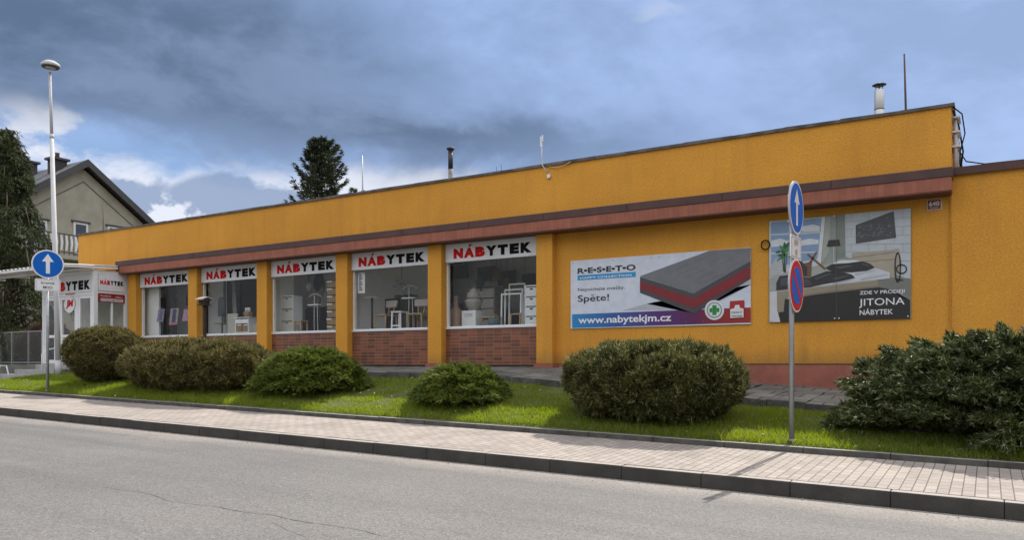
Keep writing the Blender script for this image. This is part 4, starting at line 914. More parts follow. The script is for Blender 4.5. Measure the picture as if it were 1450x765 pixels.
MB().tube([(xt - 0.13, 16.12, ZP + 0.22), (xt - 0.06, 16.12, ZP + 0.33), (xt + 0.06, 16.12, ZP + 0.33), (xt + 0.13, 16.12, ZP + 0.22)], 0.012, 6).build('handle', WICK, o)
for px, z, l in ((703, 2.28, 'perforated brass lantern hanging above the urn'), (718, 2.0, 'perforated brass lantern hanging above the frames')):
    xl = xw(px, 18.0); o = thing('pendant_lamp', (xl, 18.0, 3.0), l, 'lamp', 'brass lanterns hung from the ceiling')
    MB().tube([(xl, 18, 3.0), (xl, 18, z + 0.3)], 0.006, 5).build('cord', DARKM, o)
    MB().lathe([(0.16, 0), (0.12, 0.04), (0.09, 0.3), (0.03, 0.33)], (xl, 18, z), 14).build('lamp_shade', mat('brass', (0.4, 0.27, 0.12), 0.4, metal=0.4, var=0.4, vscale=50), o)
for k, (px, py) in enumerate(((651, 385), (688, 388), (718, 394), (752, 398))):
    c = P(px, py, 18.4); o = thing('hanging_panel', (c.x, 18.4, 3.0), 'dark square panel hung from the shop ceiling, ' + ['farthest left', 'above the urn', 'above the frames', 'by the pillar'][k], 'panel', 'dark panels hung from the ceiling')
    MB().box(c.x - 0.28, c.x + 0.28, 18.39, 18.42, c.z - 0.2, c.z + 0.2).build('panel_board', mat('panel_dark', (0.03, 0.028, 0.027), 0.5), o)
    for sx in (-0.2, 0.2): MB().tube([(c.x + sx, 18.4, c.z + 0.2), (c.x + sx, 18.4, 3.0)], 0.004, 5).build('cord', DARKM, o)
# dark sofa and cupboards deep in the room, standing on the floor
def cupboard(x, y, w, d, h, label, m, z0=0.0, name='cupboard'):
    o = thing(name, (x, y, z0), label, 'cupboard')
    MB().box(x - w / 2, x + w / 2, y - d / 2, y + d / 2, z0 + 0.06, z0 + h).build('carcass', m, o, bevel=0.006)
    MB().box(x - w / 2 + 0.03, x + w / 2 - 0.03, y - d / 2 + 0.03, y + d / 2 - 0.03, z0, z0 + 0.059).build('plinth', DARKM, o)
    for sx in (-1, 1): MB().box(x + (0.004 if sx > 0 else -w / 2 + 0.01), x + (w / 2 - 0.01 if sx > 0 else -0.004), y - d / 2 - 0.018, y - d / 2 - 0.001, z0 + 0.08, z0 + h - 0.02).build('door', m, o)
    return o
DKW = mat('dark_walnut', (0.035, 0.024, 0.018), 0.4, var=0.3)
cupboard(-12.0, 18.3, 1.5, 0.5, 1.55, 'dark walnut cupboard deep in the shop behind the urns', DKW)
cupboard(-10.6, 18.3, 1.1, 0.5, 1.35, 'dark cupboard deep in the shop behind the picture frames', NAVY)
shelf_unit(-11.3, 17.3, 0.8, 0.35, 1.15, 4, 'beige shelf tower behind the tan bottle vase', m=CERAM, front=CREAM)
shelf_unit(-9.6, 17.35, 0.7, 0.35, 0.95, 3, 'wooden drawer tower behind the picture frames', m=WOOD, front=WICK)
cupboard(-13.9, 17.25, 0.55, 0.35, 1.05, 'walnut cupboard behind the tall dark stand', DKW, ZP, 'cabinet')
cupboard(-12.35, 17.3, 0.5, 0.35, 0.75, 'navy cabinet behind the wicker armchair', NAVY, ZP, 'cabinet')
# window with the chairs
Y2 = 16.45
chair(xw(546, Y2), Y2, 'beech chair with pale back pad, next to the tall dark stand', R(-8))
chair(xw(591, Y2), Y2 + 0.02, 'beech chair with pale back pad, next to the wicker armchair', R(10))
stool(xw(566, 16.3), 16.3, 0.30, 0.52, 'white square stool between the two beech chairs')
valet(xw(579, 16.62), 16.62, 1.22, 'pale valet stand with a hanger between the two beech chairs')
o = thing('wicker_armchair', (xw(609, 16.9), 16.9, ZP), 'high backed wicker armchair half hidden by the pillar', 'armchair'); xa = xw(609, 16.9)
MB().prism([(xa - 0.26, ZP + 0.40), (xa + 0.26, ZP + 0.40), (xa + 0.27, ZP + 0.95), (xa + 0.16, ZP + 1.12), (xa - 0.16, ZP + 1.12), (xa - 0.27, ZP + 0.95)], 17.08, 17.14).build('backrest', WICK, o, bevel=0.02)
MB().box(xa - 0.26, xa + 0.26, 16.62, 17.07, ZP + 0.36, ZP + 0.44).build('seat', WICK, o, bevel=0.02)
leg4(o, xa, 16.85, 0.44, 0.4, ZP, ZP + 0.36, 0.022, WOOD)
MB().box(xa - 0.2, xa + 0.2, 16.63, 16.66, ZP + 0.05, ZP + 0.34).build('skirt', mat('patterned_cloth', (0.2, 0.19, 0.18), 0.9, var=0.7, vscale=30), o)
panel_frame(xw(607, 16.1), xw(613, 16.1), 16.1, ZP, ZP + 1.05, 0.03, 'narrow white frame leaning beside the pillar', 0.12)
o = thing('tall_stand', (xw(527, 16.6), 16.6, ZP), 'tall dark stand with a narrow shelf left of the beech chairs', 'stand'); xs_ = xw(527, 16.6)
MB().tube([(xs_, 16.6, ZP + 0.03), (xs_, 16.6, ZP + 0.95)], 0.03, 10).build('post', NAVY, o)
MB().box(xs_ - 0.22, xs_ + 0.16, 16.5, 16.7, ZP + 0.95, ZP + 0.985).build('shelf', LWHITE, o)
MB().box(xs_ - 0.2, xs_ + 0.2, 16.45, 16.75, ZP, ZP + 0.03).build('base', DARKM, o)
o = top(MB().box(xw(507, 15.93), xw(517, 15.93), 15.92, 15.925, 1.9, 2.45).build('price_list', LWHITE), (xw(512, 15.93), 15.92, 1.9)); tag(o, 'white price list sheet taped inside the glass', 'paper sheet')
mb = MB()
for k in range(9): mb.box(xw(508.5, 15.92), xw(511.5 + (k % 3), 15.92), 15.917, 15.9195, 2.38 - 0.05 * k, 2.405 - 0.05 * k)
mb.build('printed_line', BLACK, o)
cupboard(xw(561, 17.2), 17.2, 0.5, 0.35, 0.95, 'black cabinet behind the white stool', BLACK, ZP, 'cabinet')
xg = xw(569, 17.0); o = thing('chandelier', (xg, 17.0, 3.0), 'glass chandelier of pale leaves hanging over the chairs', 'lamp')
MB().tube([(xg, 17, 3.0), (xg, 17, 2.3)], 0.008, 6).build('cord', DARKM, o)
n = 160; pts = RNG.normal(size=(n, 3)) * np.array([0.13, 0.13, 0.12]) + np.array([xg, 17.0, 2.15]); vv = []
for p in pts:
    a = RNG.normal(size=3) * 0.025; b = RNG.normal(size=3) * 0.025; vv += [p - a, p + b, p + a]
mesh_np('glass_leaf', np.array(vv), n, 3, [mat('pale_glass_leaf', (0.3, 0.38, 0.4), 0.15)], o)['kind'] = 'stuff'
# window with the boxes
Y3 = 16.4
shelf_unit(xw(413, Y3), Y3, 0.5, 0.36, 1.12, 3, 'cream three drawer tower next to the small beech stool')
stool(xw(426, 16.25), 16.25, 0.26, 0.38, 'small beech stool in front of the cream drawer tower', WOOD, False)
valet(xw(445, 16.35), 16.35, 1.12, 'pale valet stand beside the dark oval mirror')
c = P(452, 404, 17.2); o = thing('oval_mirror', (c.x, 17.2, c.z - 0.4), 'dark oval mirror above the valet stand', 'mirror')
MB().prism(circ(c.x, c.z, 0.24, 0.38, 28), 17.18, 17.21).build('mirror_glass', mat('mirror_dark', (0.02, 0.024, 0.045), 0.15), o)
MB().box(c.x - 0.02, c.x + 0.02, 17.215, 17.24, ZP, c.z + 0.1).build('mirror_stand', DARKM, o)
c = P(437, 406, 17.0); o = thing('wall_clock', c, 'small white round clock beside the dark oval mirror', 'clock')
MB().prism(circ(c.x, c.z, 0.105, 0.12, 24), 16.98, 17.0).build('clock_rim', LWHITE, o)
MB().prism(circ(c.x, c.z, 0.075, 0.09, 24), 16.974, 16.979).build('clock_face', CERAM, o); MB().prism(circ(c.x, c.z, 0.04, 0.05, 20), 16.968, 16.973).build('clock_centre', LWHITE, o)
MB().box(c.x - 0.01, c.x + 0.01, 17.001, 17.02, c.z, 2.95).build('hanging_strip', DARKM, o)
bxs = xw(475.5, 16.2); first = None
blab = ['lowest wicker box of the stack by the pillar, on the platform', 'second wicker box from the bottom of the stack', 'third wicker box from the bottom of the stack', 'middle wicker box of the stack', 'third wicker box from the top of the stack', 'second wicker box from the top of the stack', 'topmost wicker box of the stack, under the sign']
for k in range(7):
    if first is None:
        first = o = thing('wicker_box', (bxs, 16.2, ZP), blab[0], 'box', 'wicker boxes stacked in the window')
        MB().box(bxs - 0.19, bxs + 0.21, 16.05, 16.35, ZP, ZP + 0.185).build('box_body', WICK, o, bevel=0.015)
        MB().box(bxs - 0.2, bxs + 0.22, 16.04, 16.36, ZP + 0.186, ZP + 0.205).build('lining', mat('dark_lining', (0.05, 0.05, 0.055), 0.8), o)
        MB().box(bxs - 0.19, bxs + 0.0, 16.045, 16.049, ZP + 0.15, ZP + 0.18).build('tag_strip', LWHITE, o)
    else:
        c = copy_tree(first); c.location = first.location + Vector((random.uniform(-0.015, 0.015), 0, 0.208 * k)); c['label'] = blab[k]
for px, w, l in ((462, 0.55, 'black tub armchair behind the valet stand'), (440, 0.5, 'black tub armchair between drawer tower and valet stand')):
    x = xw(px, 17.3); o = thing('tub_armchair', (x, 17.2, ZP), l, 'armchair', 'black tub armchairs')
    MB().box(x - w / 2, x + w / 2, 16.95, 17.4, ZP + 0.1, ZP + 0.42).build('seat', BLACK, o, bevel=0.05); MB().box(x - w / 2, x + w / 2, 17.30, 17.45, ZP + 0.421, ZP + 0.85).build('backrest', BLACK, o, bevel=0.05)
    leg4(o, x, 17.17, w - 0.1, 0.36, ZP, ZP + 0.1, 0.02, DARKM)
# window behind the bird feeder
c = P(314, 433, 16.7); o = thing('standing_mirror', (c.x, 16.7, ZP), 'dark round topped standing mirror behind the glass, above the side table', 'mirror')
MB().prism([(c.x - 0.15, c.z - 0.35)] + [(c.x + 0.15, c.z - 0.35)] + [(c.x + 0.17 * math.cos(t * 0.2618), c.z + 0.08 + 0.2 * math.sin(t * 0.2618)) for t in range(13)], 16.68, 16.7).build('mirror_glass', mat('mirror_dark', (0.02, 0.024, 0.045), 0.15), o)
MB().box(c.x - 0.02, c.x + 0.02, 16.705, 16.73, ZP, c.z).build('mirror_stand', DARKM, o)
MB().box(c.x - 0.26, c.x + 0.18, 16.6, 16.85, ZP + 0.42, ZP + 0.445).build('shelf', WOOD, o)
xk = xw(348, 16.3); o = thing('side_cabinet', (xk, 16.3, ZP), 'white side cabinet with two wicker drawers below', 'cabinet')
MB().box(xk - 0.30, xk - 0.27, 16.15, 16.5, ZP, ZP + 0.52).box(xk + 0.27, xk + 0.30, 16.15, 16.5, ZP, ZP + 0.52).box(xk - 0.27, xk + 0.27, 16.15, 16.5, ZP + 0.36, ZP + 0.485).box(xk - 0.27, xk + 0.27, 16.15, 16.5, ZP + 0.08, ZP + 0.10).build('carcass', LWHITE, o)
MB().box(xk - 0.33, xk + 0.33, 16.12, 16.52, ZP + 0.521, ZP + 0.545).build('cabinet_top', LWHITE, o, bevel=0.006)
for sx in (-0.26, 0.01):
    d_ = MB().box(xk + sx, xk + sx + 0.25, 16.16, 16.48, ZP + 0.101, ZP + 0.30).build('wicker_drawer', WICK, o, bevel=0.02); MB().box(xk + sx + 0.04, xk + sx + 0.21, 16.17, 16.47, ZP + 0.301, ZP + 0.33).build('lining', LWHITE, d_)
xk2 = xw(351, 16.3); o = thing('bottle_basket', (xk2, 16.32, ZP + 0.545), 'wicker basket of white bottles on the white side cabinet', 'basket')
MB().lathe([(0.12, 0), (0.15, 0.16)], (xk2, 16.32, ZP + 0.546), 16).build('basket_body', WICK, o)
for k in range(4): MB().lathe([(0.022, 0), (0.022, 0.11), (0.01, 0.15)], (xk2 - 0.09 + 0.06 * k, 16.30, ZP + 0.70), 8).build('bottle', LWHITE, o)
x = xw(366, 16.5); o = thing('padded_chair', (x, 16.5, ZP), 'small padded chair cut off by the pillar, beside the white cabinet', 'chair')
MB().box(x - 0.2, x + 0.2, 16.6, 16.68, ZP + 0.3, ZP + 0.72).build('backrest', FABRIC, o, bevel=0.04); MB().box(x - 0.2, x + 0.2, 16.3, 16.6, ZP + 0.06, ZP + 0.34).build('seat', FABRIC, o, bevel=0.03)
leg4(o, x, 16.45, 0.3, 0.24, ZP, ZP + 0.06, 0.02, WOOD)
x0, x1 = xw(320, 16.2), xw(334, 16.2); o = top(MB().box(x0, x1, 16.25, 16.29, ZP, ZP + 0.68).build('leaning_board', mat('pale_board', (0.45, 0.43, 0.38), 0.7, var=0.15)), ((x0 + x1) / 2, 16.27, ZP)); tag(o, 'pale board leaning upright left of the white side cabinet', 'board')
for k, (px, w) in enumerate(((323, 0.10), (330, 0.18), (318, 0.08))):
    x = xw(px, 17.0); o = thing('curtain', (x, 17.0, 2.95), ['narrow dark curtain', 'white curtain panel nearest the dark room', 'grey curtain edge beside the mirror'][k] + ' hanging behind the bird feeder window', 'curtain')
    n = 14; vs = []
    for i in range(n): vs += [(x - w / 2 + w * i / (n - 1), 17.0 + 0.03 * math.sin(i * 1.9), 2.93), (x - w / 2 + w * i / (n - 1) + 0.12 * (k == 1), 17.0 + 0.04 * math.sin(i * 1.9 + 0.4), ZP + 0.4)]
    mb = MB(); mb.sm = True; mb.add(vs, [(2 * i, 2 * i + 1, 2 * i + 3, 2 * i + 2) for i in range(n - 1)]); cu = mb.build('drape', [NAVY, mat('curtain_white', (0.55, 0.55, 0.53), 0.9), mat('curtain_grey', (0.3, 0.3, 0.3), 0.9)][k], o)
    so = cu.modifiers.new('cloth', 'SOLIDIFY'); so.thickness = 0.006
    MB().tube([(x - w / 2 - 0.05, 17.0, 2.94), (x + w / 2 + 0.05, 17.0, 2.94)], 0.012, 8).build('rail', RIMG, o)
# window with leaflets, next to the porch
for k, (pa, pb, pya, pyb, m1, m2) in enumerate(((222, 234, 438, 456, (0.30, 0.24, 0.38), (0.12, 0.13, 0.26)), (239.5, 254, 437, 459, (0.34, 0.28, 0.32), (0.02, 0.03, 0.10)), (258, 271, 438, 455, (0.50, 0.20, 0.34), (0.40, 0.28, 0.42)))):
    a, b = xw(pa, 15.95), xw(pb, 15.95); t = 15.95 / ray((pa + pb) / 2)[1]; z1, z0 = (HY - pya) * t, (HY - pyb) * t
    o = thing('leaflet', ((a + b) / 2, 15.95, z0), ['lilac leaflet tilted behind the glass, nearest the porch', 'dark and white leaflet with a pink footer tilted behind the glass', 'pink leaflet tilted behind the glass beside the pillar'][k], 'leaflet', 'leaflets on the window glass')
    s = 0.10
    MB().hexa([(a, 15.94, z0), (b - s, 15.94, z0), (b - s, 15.945, z0), (a, 15.945, z0)], [(a + s, 15.94, z1), (b, 15.94, z1), (b, 15.945, z1), (a + s, 15.945, z1)]).build('sheet', mat('leaflet_%d' % k, m1, 0.4, var=0.5, vscale=14), o)
    mx_ = (a + b) / 2; q = (b - a) * 0.18
    MB().hexa([(mx_ - q - 0.03, 15.936, z0 + 0.04), (mx_ + q - 0.03, 15.936, z0 + 0.04), (mx_ + q - 0.03, 15.939, z0 + 0.04), (mx_ - q - 0.03, 15.939, z0 + 0.04)], [(mx_ - q + 0.05, 15.936, z1 - 0.03), (mx_ + q + 0.05, 15.936, z1 - 0.03), (mx_ + q + 0.05, 15.939, z1 - 0.03), (mx_ - q + 0.05, 15.939, z1 - 0.03)]).build('printed_picture', mat('leaflet_print_%d' % k, m2, 0.4, var=0.6, vscale=25), o)
    if k == 1: MB().box(a + 0.01, b - s, 15.936, 15.939, z0 - 0.03, z0 + 0.02).build('pink_footer', mat('pink_print', (0.5, 0.08, 0.13), 0.4), o)
panel_frame(xw(211, 16.4), xw(224, 16.4), 16.4, ZP + 0.15, ZP + 0.75, 0.05, 'white frame with small prints, lowest in the porch side window', 0.05)
for px, l in ((227.5, 'black floor stand behind the lilac leaflet'), (248, 'black floor stand behind the dark leaflet')):
    x = xw(px, 16.5); o = thing('floor_stand', (x, 16.5, ZP), l, 'stand')
    MB().tube([(x, 16.5, ZP + 0.03), (x, 16.5, ZP + 1.35)], 0.06, 10).build('post', BLACK, o); MB().box(x - 0.25, x + 0.3, 16.35, 16.65, ZP, ZP + 0.03).build('base', BLACK, o)
xd = xw(262.5, 17.2); o = top(MB().hexa([(xd - 0.03, 17.24, 2.0), (xd + 0.03, 17.24, 2.0), (xd + 0.03, 17.29, 2.0), (xd - 0.03, 17.29, 2.0)], [(xd - 0.01, 17.24, 2.35), (xd + 0.06, 17.24, 2.35), (xd + 0.06, 17.29, 2.35), (xd - 0.01, 17.29, 2.35)]).build('wall_bracket', BLACK), (xd, 17.29, 2.1)); tag(o, 'black slanted bracket on the pale partition behind the pink leaflet', 'bracket')

# ------------------------------------------------------------------ the glazed entrance porch
XA0, XA1, YA = -27.35, -24.34, 14.5
porch = thing('entrance_porch', ((XA0 + XA1) / 2, YA, 0), 'white framed glazed porch with a translucent canopy', 'porch')
ax = lambda px: PX(px, YA)
mb = MB()
mb.box(XA0, XA0 + 0.10, YA, YA + 0.1, 0, 3.0); mb.box(XA1 - 0.14, XA1, YA, YA + 0.14, 0, 3.0)                    # corner posts
mb.box(XA1 - 0.1, XA1, YW - 0.25, YW - 0.003, 0, 3.0); mb.box(XA0, XA0 + 0.1, YW - 0.1, YW - 0.003, 0, 3.0)
mb.box(XA0 + 0.101, XA1 - 0.141, YA + 0.01, YA + 0.09, 2.22, 2.32); mb.box(XA0 + 0.101, XA1 - 0.141, YA + 0.01, YA + 0.09, 2.90, 3.0)
mb.box(ax(78), ax(85), YA + 0.01, YA + 0.09, 0, 2.219); mb.box(ax(107), ax(110.5), YA + 0.01, YA + 0.09, 0, 2.219)
mb.box(XA1 - 0.09, XA1 - 0.01, YA + 0.141, YW - 0.251, 2.28, 2.36); mb.box(XA1 - 0.09, XA1 - 0.01, YA + 0.141, YW - 0.251, 2.90, 3.0); mb.box(XA1 - 0.09, XA1 - 0.01, YA + 0.141, YW - 0.251, 0, 0.55); mb.box(XA1 - 0.085, XA1 - 0.015, 15.1, 15.16, 0.551, 2.279)
mb.build('frame', WHITE, porch, bevel=0.01)
MB().box(XA0, XA1, YA, YW, -0.03, 0.0).build('porch_floor', INTF, porch)
MB().box(XA0 + 0.02, XA1 - 0.02, YA + 0.02, YW, 3.001, 3.02).build('porch_ceiling', INTW, porch)
for a, b in ((XA0 + 0.10, ax(78)), (ax(85), ax(107)), (ax(110.5), XA1 - 0.14)):
    d_ = MB().box(a + 0.004, a + 0.09, YA + 0.02, YA + 0.075, 0.01, 2.215).box(b - 0.09, b - 0.004, YA + 0.02, YA + 0.075, 0.01, 2.215).box(a + 0.091, b - 0.091, YA + 0.02, YA + 0.075, 2.12, 2.215).box(a + 0.091, b - 0.091, YA + 0.02, YA + 0.075, 0.01, 0.14).box(a + 0.091, b - 0.091, YA + 0.025, YA + 0.07, 0.88, 0.97).build('door', WHITE, porch)
    MB().box(a + 0.091, b - 0.091, YA + 0.04, YA + 0.05, 0.971, 2.119).box(a + 0.091, b - 0.091, YA + 0.04, YA + 0.05, 0.141, 0.879).build('pane', GLASS, d_)
    if a > ax(100): MB().box(a + 0.02, a + 0.05, YA - 0.03, YA + 0.019, 0.95, 1.15).build('handle', DARKM, d_)
MB().box(XA1 - 0.055, XA1 - 0.045, YA + 0.141, 15.1, 0.551, 2.279).box(XA1 - 0.055, XA1 - 0.045, 15.16, YW - 0.251, 0.551, 2.279).build('side_pane', GLASS, porch)
MB().box(XA0 + 0.2, XA1 - 0.2, YW - 0.04, YW - 0.003, 0.0, 2.9).build('inner_wall', mat('porch_back', (0.60, 0.60, 0.54), 0.8, var=0.2), porch)
# canopy
can = mat('corrugated_plastic', (0.62, 0.62, 0.60), 0.5, var=0.12, vscale=3)
mb = MB(); mb.sm = False; n = 150; cx0_, cx1_ = -33.5, -24.25; vs = []
for i in range(n + 1):
    x = cx0_ + (cx1_ - cx0_) * i / n; dz = 0.018 * math.sin(i * math.pi / 2 * 1.0 + 0.4)
    vs += [(x, 13.45, 3.085 + dz), (x, 15.27, 3.20 + dz)]
mb.add(vs, [(2 * i, 2 * i + 2, 2 * i + 3, 2 * i + 1) for i in range(n)])
cn = mb.build('canopy', can, porch); so = cn.modifiers.new('thick', 'SOLIDIFY'); so.thickness = 0.008
mb = MB().bar((-33.5, 13.5, 3.03), (-24.27, 13.5, 3.03), 0.05, 0.07).bar((-33.5, 14.45, 3.06), (-24.27, 14.45, 3.06), 0.05, 0.07).bar((-24.29, 13.45, 3.035), (-24.29, 15.26, 3.13), 0.045, 0.07)
for x in (-26.2, -27.9, -29.6, -31.3, -33.0): mb.bar((x, 13.45, 3.03), (x, 15.26, 3.12), 0.045, 0.06)
mb.build('canopy_frame', WHITE, cn)
for x in (-28.2, -33.2): MB().tube([(x, 13.5, -0.45), (x, 13.5, 3.0)], 0.03, 8).build('canopy_post', WHITE, porch)
# steps
mb = MB()
for k in range(3):
    zt = -0.005 - 0.165 * k
    mb.box(-26.35 - 0.62 * k - (1.0 if k == 0 else 0) * 0, -24.15, 13.75 - 0.32 * k, 14.49 if k == 0 else 13.749 - 0.32 * (k - 1), -0.7, zt)
    if k: mb.box(-26.35 - 0.62 * k, -26.35 - 0.62 * (k - 1) - 0.001, 13.75 - 0.32 * (k - 1), 14.49, -0.7, zt)
mb.box(-28.9, -26.351 - 1.24, 13.9, 14.49, -0.7, -0.34)
o = top(mb.build('steps', STEPM, bevel=0.01), (-25.5, 13.5, -0.5)); tag(o, 'three grey stone steps leading up to the porch door', 'steps')
o = thing('handrail', (-24.75, 13.9, 0), 'white bent tube handrail beside the porch steps', 'handrail')
MB().tube([(-24.9, 13.2, -0.33), (-24.9, 13.2, 0.3), (-24.9, 13.3, 0.42), (-24.9, 13.5, 0.48), (-24.9, 14.2, 0.50), (-24.9, 14.3, 0.40), (-24.9, 14.3, -0.004)], 0.02, 8).build('rail', WHITE, o)
MB().tube([(-24.9, 13.22, 0.02), (-24.9, 14.29, 0.10)], 0.014, 8).build('lower_rail', WHITE, o)
# signs on the porch
z0_, z1_ = 2.325, 2.895
o = thing('porch_sign', ((XA0 + XA1) / 2, YA, z0_), 'white NÁBYTEK fascia sign over the porch doors, facing the street', 'shop sign')
MB().box(XA0 + 0.11, XA1 - 0.15, YA - 0.012, YA + 0.009, z0_, z1_).build('board', SIGNW, o)
nabytek(o, (ax(69), YA - 0.015, 2.40), (1, 0, 0), (0, 0, 1), ax(128) - ax(69), 0.30)
o = thing('porch_side_sign', (XA1, 15.0, 2.36), 'white NÁBYTEK sign on the side of the porch', 'shop sign')
MB().box(XA1 - 0.008, XA1 + 0.014, YA + 0.15, YW - 0.26, 2.365, 2.895).build('board', SIGNW, o)
nabytek(o, (XA1 + 0.017, YA + 0.20, 2.56), (0, 1, 0), (0, 0, 1), 0.80, 0.145)
o = thing('red_banner', (XA1, 15.0, 2.0), 'red banner with white lettering under the porch side sign', 'banner')
MB().box(XA1 - 0.008, XA1 + 0.012, YA + 0.145, YW - 0.255, 2.0, 2.275).build('board', mat('banner_red', (0.25, 0.012, 0.016), 0.5, var=0.1), o)
MB().box(XA1 + 0.0125, XA1 + 0.0145, YA + 0.22, YW - 0.32, 2.03, 2.12).build('white_strip', SIGNW, o)
mb = MB(); text_into(mb, 'POSTELE A MATRACE', (XA1 + 0.0165, YA + 0.24, 2.045), (0, 1, 0), (0, 0, 1), 0.70, 0.06, 0.02); mb.build('dark_lettering', mat('banner_ink', (0.06, 0.01, 0.04), 0.5), o)
mb = MB(); text_into(mb, 'Kuchyně', (XA1 + 0.0145, YA + 0.22, 2.16), (0, 1, 0), (0, 0, 1), 0.34, 0.075, 0.01); text_into(mb, 'Jídelny', (XA1 + 0.0145, YA + 0.72, 2.15), (0, 1, 0), (0, 0, 1), 0.24, 0.06, 0.01); mb.build('white_lettering', SIGNW, o)
c = P(98.5, 431, YA); o = thing('door_emblem', (c.x, YA, c.z - 0.25), 'white rounded emblem with red letters JM on the porch door glass', 'emblem')
MB().prism([(c.x + 0.29 * math.cos(k * 0.2618) * (1.0 + 0.12 * math.cos(k * 0.5236)), c.z - 0.01 + 0.28 * math.sin(k * 0.2618)) for k in range(24)], YA - 0.004, YA + 0.002).build('emblem_disc', SIGNW, o)
mb = MB(); text_into(mb, 'JM', (c.x - 0.20, YA - 0.007, c.z - 0.15), (1, 0, 0), (0.12, 0, 1), 0.38, 0.29, 0.06); mb.build('lettering', RED, o)
MB().prism([(c.x - 0.24, c.z + 0.31), (c.x + 0.27, c.z + 0.31), (c.x + 0.27, c.z + 0.47), (c.x - 0.24, c.z + 0.47)], YA - 0.006, YA + 0.002).build('orange_strip', mat('orange_strip', (0.5, 0.13, 0.06), 0.5, var=0.3, vscale=12), o)
for k in range(5):
    a = ax(88.5 + 9 * (k % 2)); z = 0.75 - 0.22 * (k // 2); o = top(MB().box(a, a + 0.27, YA - 0.006, YA + 0.003, z - 0.09, z + 0.1).build('notice_sheet', LWHITE), (a + 0.13, YA, z)); tag(o, 'printed notice sheet on the lower glass of the porch door', 'paper sheet', 'notice sheets on the porch door')
    mb = MB()
    for r_ in range(4): mb.box(a + 0.04, a + 0.13 + 0.03 * (r_ % 3), YA - 0.009, YA - 0.0065, z + 0.05 - 0.04 * r_, z + 0.07 - 0.04 * r_)
    mb.build('printed_line', NAVY, o)

# ------------------------------------------------------------------ traffic signs
def pole_sign(name, base, h, label):
    o = thing(name, base, label, 'traffic sign')
    MB().tube([(base[0], base[1], base[2] - 0.1), (base[0], base[1], base[2] + h)], 0.034, 12).build('pole', GALV, o)
    MB().lathe([(0.06, 0), (0.05, 0.03)], (base[0], base[1], base[2]), 12).build('pole_foot', CONCL, o)
    return o
def frame_of(nrm):
    n = Vector(nrm).normalized(); ux = Vector((-n.y, n.x, 0)); return n, ux, Vector((0, 0, 1))
def disc(mb, c, n, ux, uz, r, t, seg=40, r2=None):
    r2 = r2 or r
    f = [c + ux * (r * math.cos(6.28318 * k / seg)) + uz * (r2 * math.sin(6.28318 * k / seg)) for k in range(seg)]
    mb.add([p + n * t for p in f] + f, [tuple(range(seg)), tuple(range(2 * seg - 1, seg - 1, -1))] + [(i, i + seg, (i + 1) % seg + seg, (i + 1) % seg) for i in range(seg)])
def polyface(mb, c, n, ux, uz, pts): mb.add([c + ux * a + uz * b + n * 0 for a, b in pts], [tuple(range(len(pts)))])
def arrow_disc(parent, c, n, ux, uz):
    mb = MB(); disc(mb, c, n, ux, uz, 0.35, 0.018); d_ = mb.build('one_way_disc', RIMG, parent)
    mb = MB(); disc(mb, c + n * 0.0185, n, ux, uz, 0.345, 0.002); mb.build('white_border', SIGNW, d_)
    mb = MB(); disc(mb, c + n * 0.021, n, ux, uz, 0.318, 0.002); mb.build('blue_field', BLUE, d_)
    mb = MB(); polyface(mb, c + n * 0.0245, n, ux, uz, [(-0.042, -0.23), (0.042, -0.23), (0.042, 0.06), (0.125, 0.06), (0.0, 0.25), (-0.125, 0.06), (-0.042, 0.06)]); mb.build('white_arrow', SIGNW, d_)
def plate(parent, c, n, ux, uz, w, h, name='plate', r=0.03):
    pts = []
    for sx, sz, a0 in ((1, -1, -90), (1, 1, 0), (-1, 1, 90), (-1, -1, 180)):
        for k in range(4):
            a = R(a0 + 30 * k); pts.append((sx * (w / 2 - r) + r * math.cos(a), sz * (h / 2 - r) + r * math.sin(a)))
    mb = MB(); m_ = len(pts); f = [c + ux * a + uz * b for a, b in pts]
    mb.add([p + n * 0.015 for p in f] + f, [tuple(range(m_)), tuple(range(2 * m_ - 1, m_ - 1, -1))] + [(i, i + m_, (i + 1) % m_ + m_, (i + 1) % m_) for i in range(m_)])
    pl_ = mb.build(name, SIGNW, parent)
    mb = MB(); wd = 0.010
    for (x0, x1, z0, z1) in ((-w / 2 + 0.02, w / 2 - 0.02, h / 2 - 0.03, h / 2 - 0.02), (-w / 2 + 0.02, w / 2 - 0.02, -h / 2 + 0.02, -h / 2 + 0.03), (-w / 2 + 0.02, -w / 2 + 0.03, -h / 2 + 0.031, h / 2 - 0.031), (w / 2 - 0.03, w / 2 - 0.02, -h / 2 + 0.031, h / 2 - 0.031)):
        polyface(mb, c + n * 0.0175, n, ux, uz, [(x0, z0), (x1, z0), (x1, z1), (x0, z1)])
    mb.build('plate_border', RIMG, pl_)
    return pl_
# near sign: faces along the street
b = (-2.19, 10.65, zlawn(-2.19, 10.65)); ps = pole_sign('one_way_sign', b, 3.35, 'blue one way disc above a red no parking disc, seen nearly edge on')
n, ux, uz = frame_of((math.cos(R(-3)), math.sin(R(-3)), 0)); cx = Vector((b[0], b[1], 0)) + n * 0.045
arrow_disc(ps, cx + Vector((0, 0, 2.03)), n, ux, uz)
pl_ = plate(ps, cx + Vector((0, 0, 1.515)), n, ux, uz, 0.5, 0.30)
mb = MB(); q = cx + Vector((0, 0, 1.515)) + n * 0.018
polyface(mb, q, n, ux, uz, [(-0.09, 0.03), (0.05, 0.03), (0.09, 0.06), (0.09, 0.10), (-0.09, 0.10)]); disc(mb, q - uz * 0.06, n, ux, uz, 0.045, 0.002, 16); mb.build('pictogram', RIMG, pl_)
mb = MB(); c = cx + Vector((0, 0, 1.02)); disc(mb, c, n, ux, uz, 0.35, 0.018); d_ = mb.build('no_parking_disc', RIMG, ps)
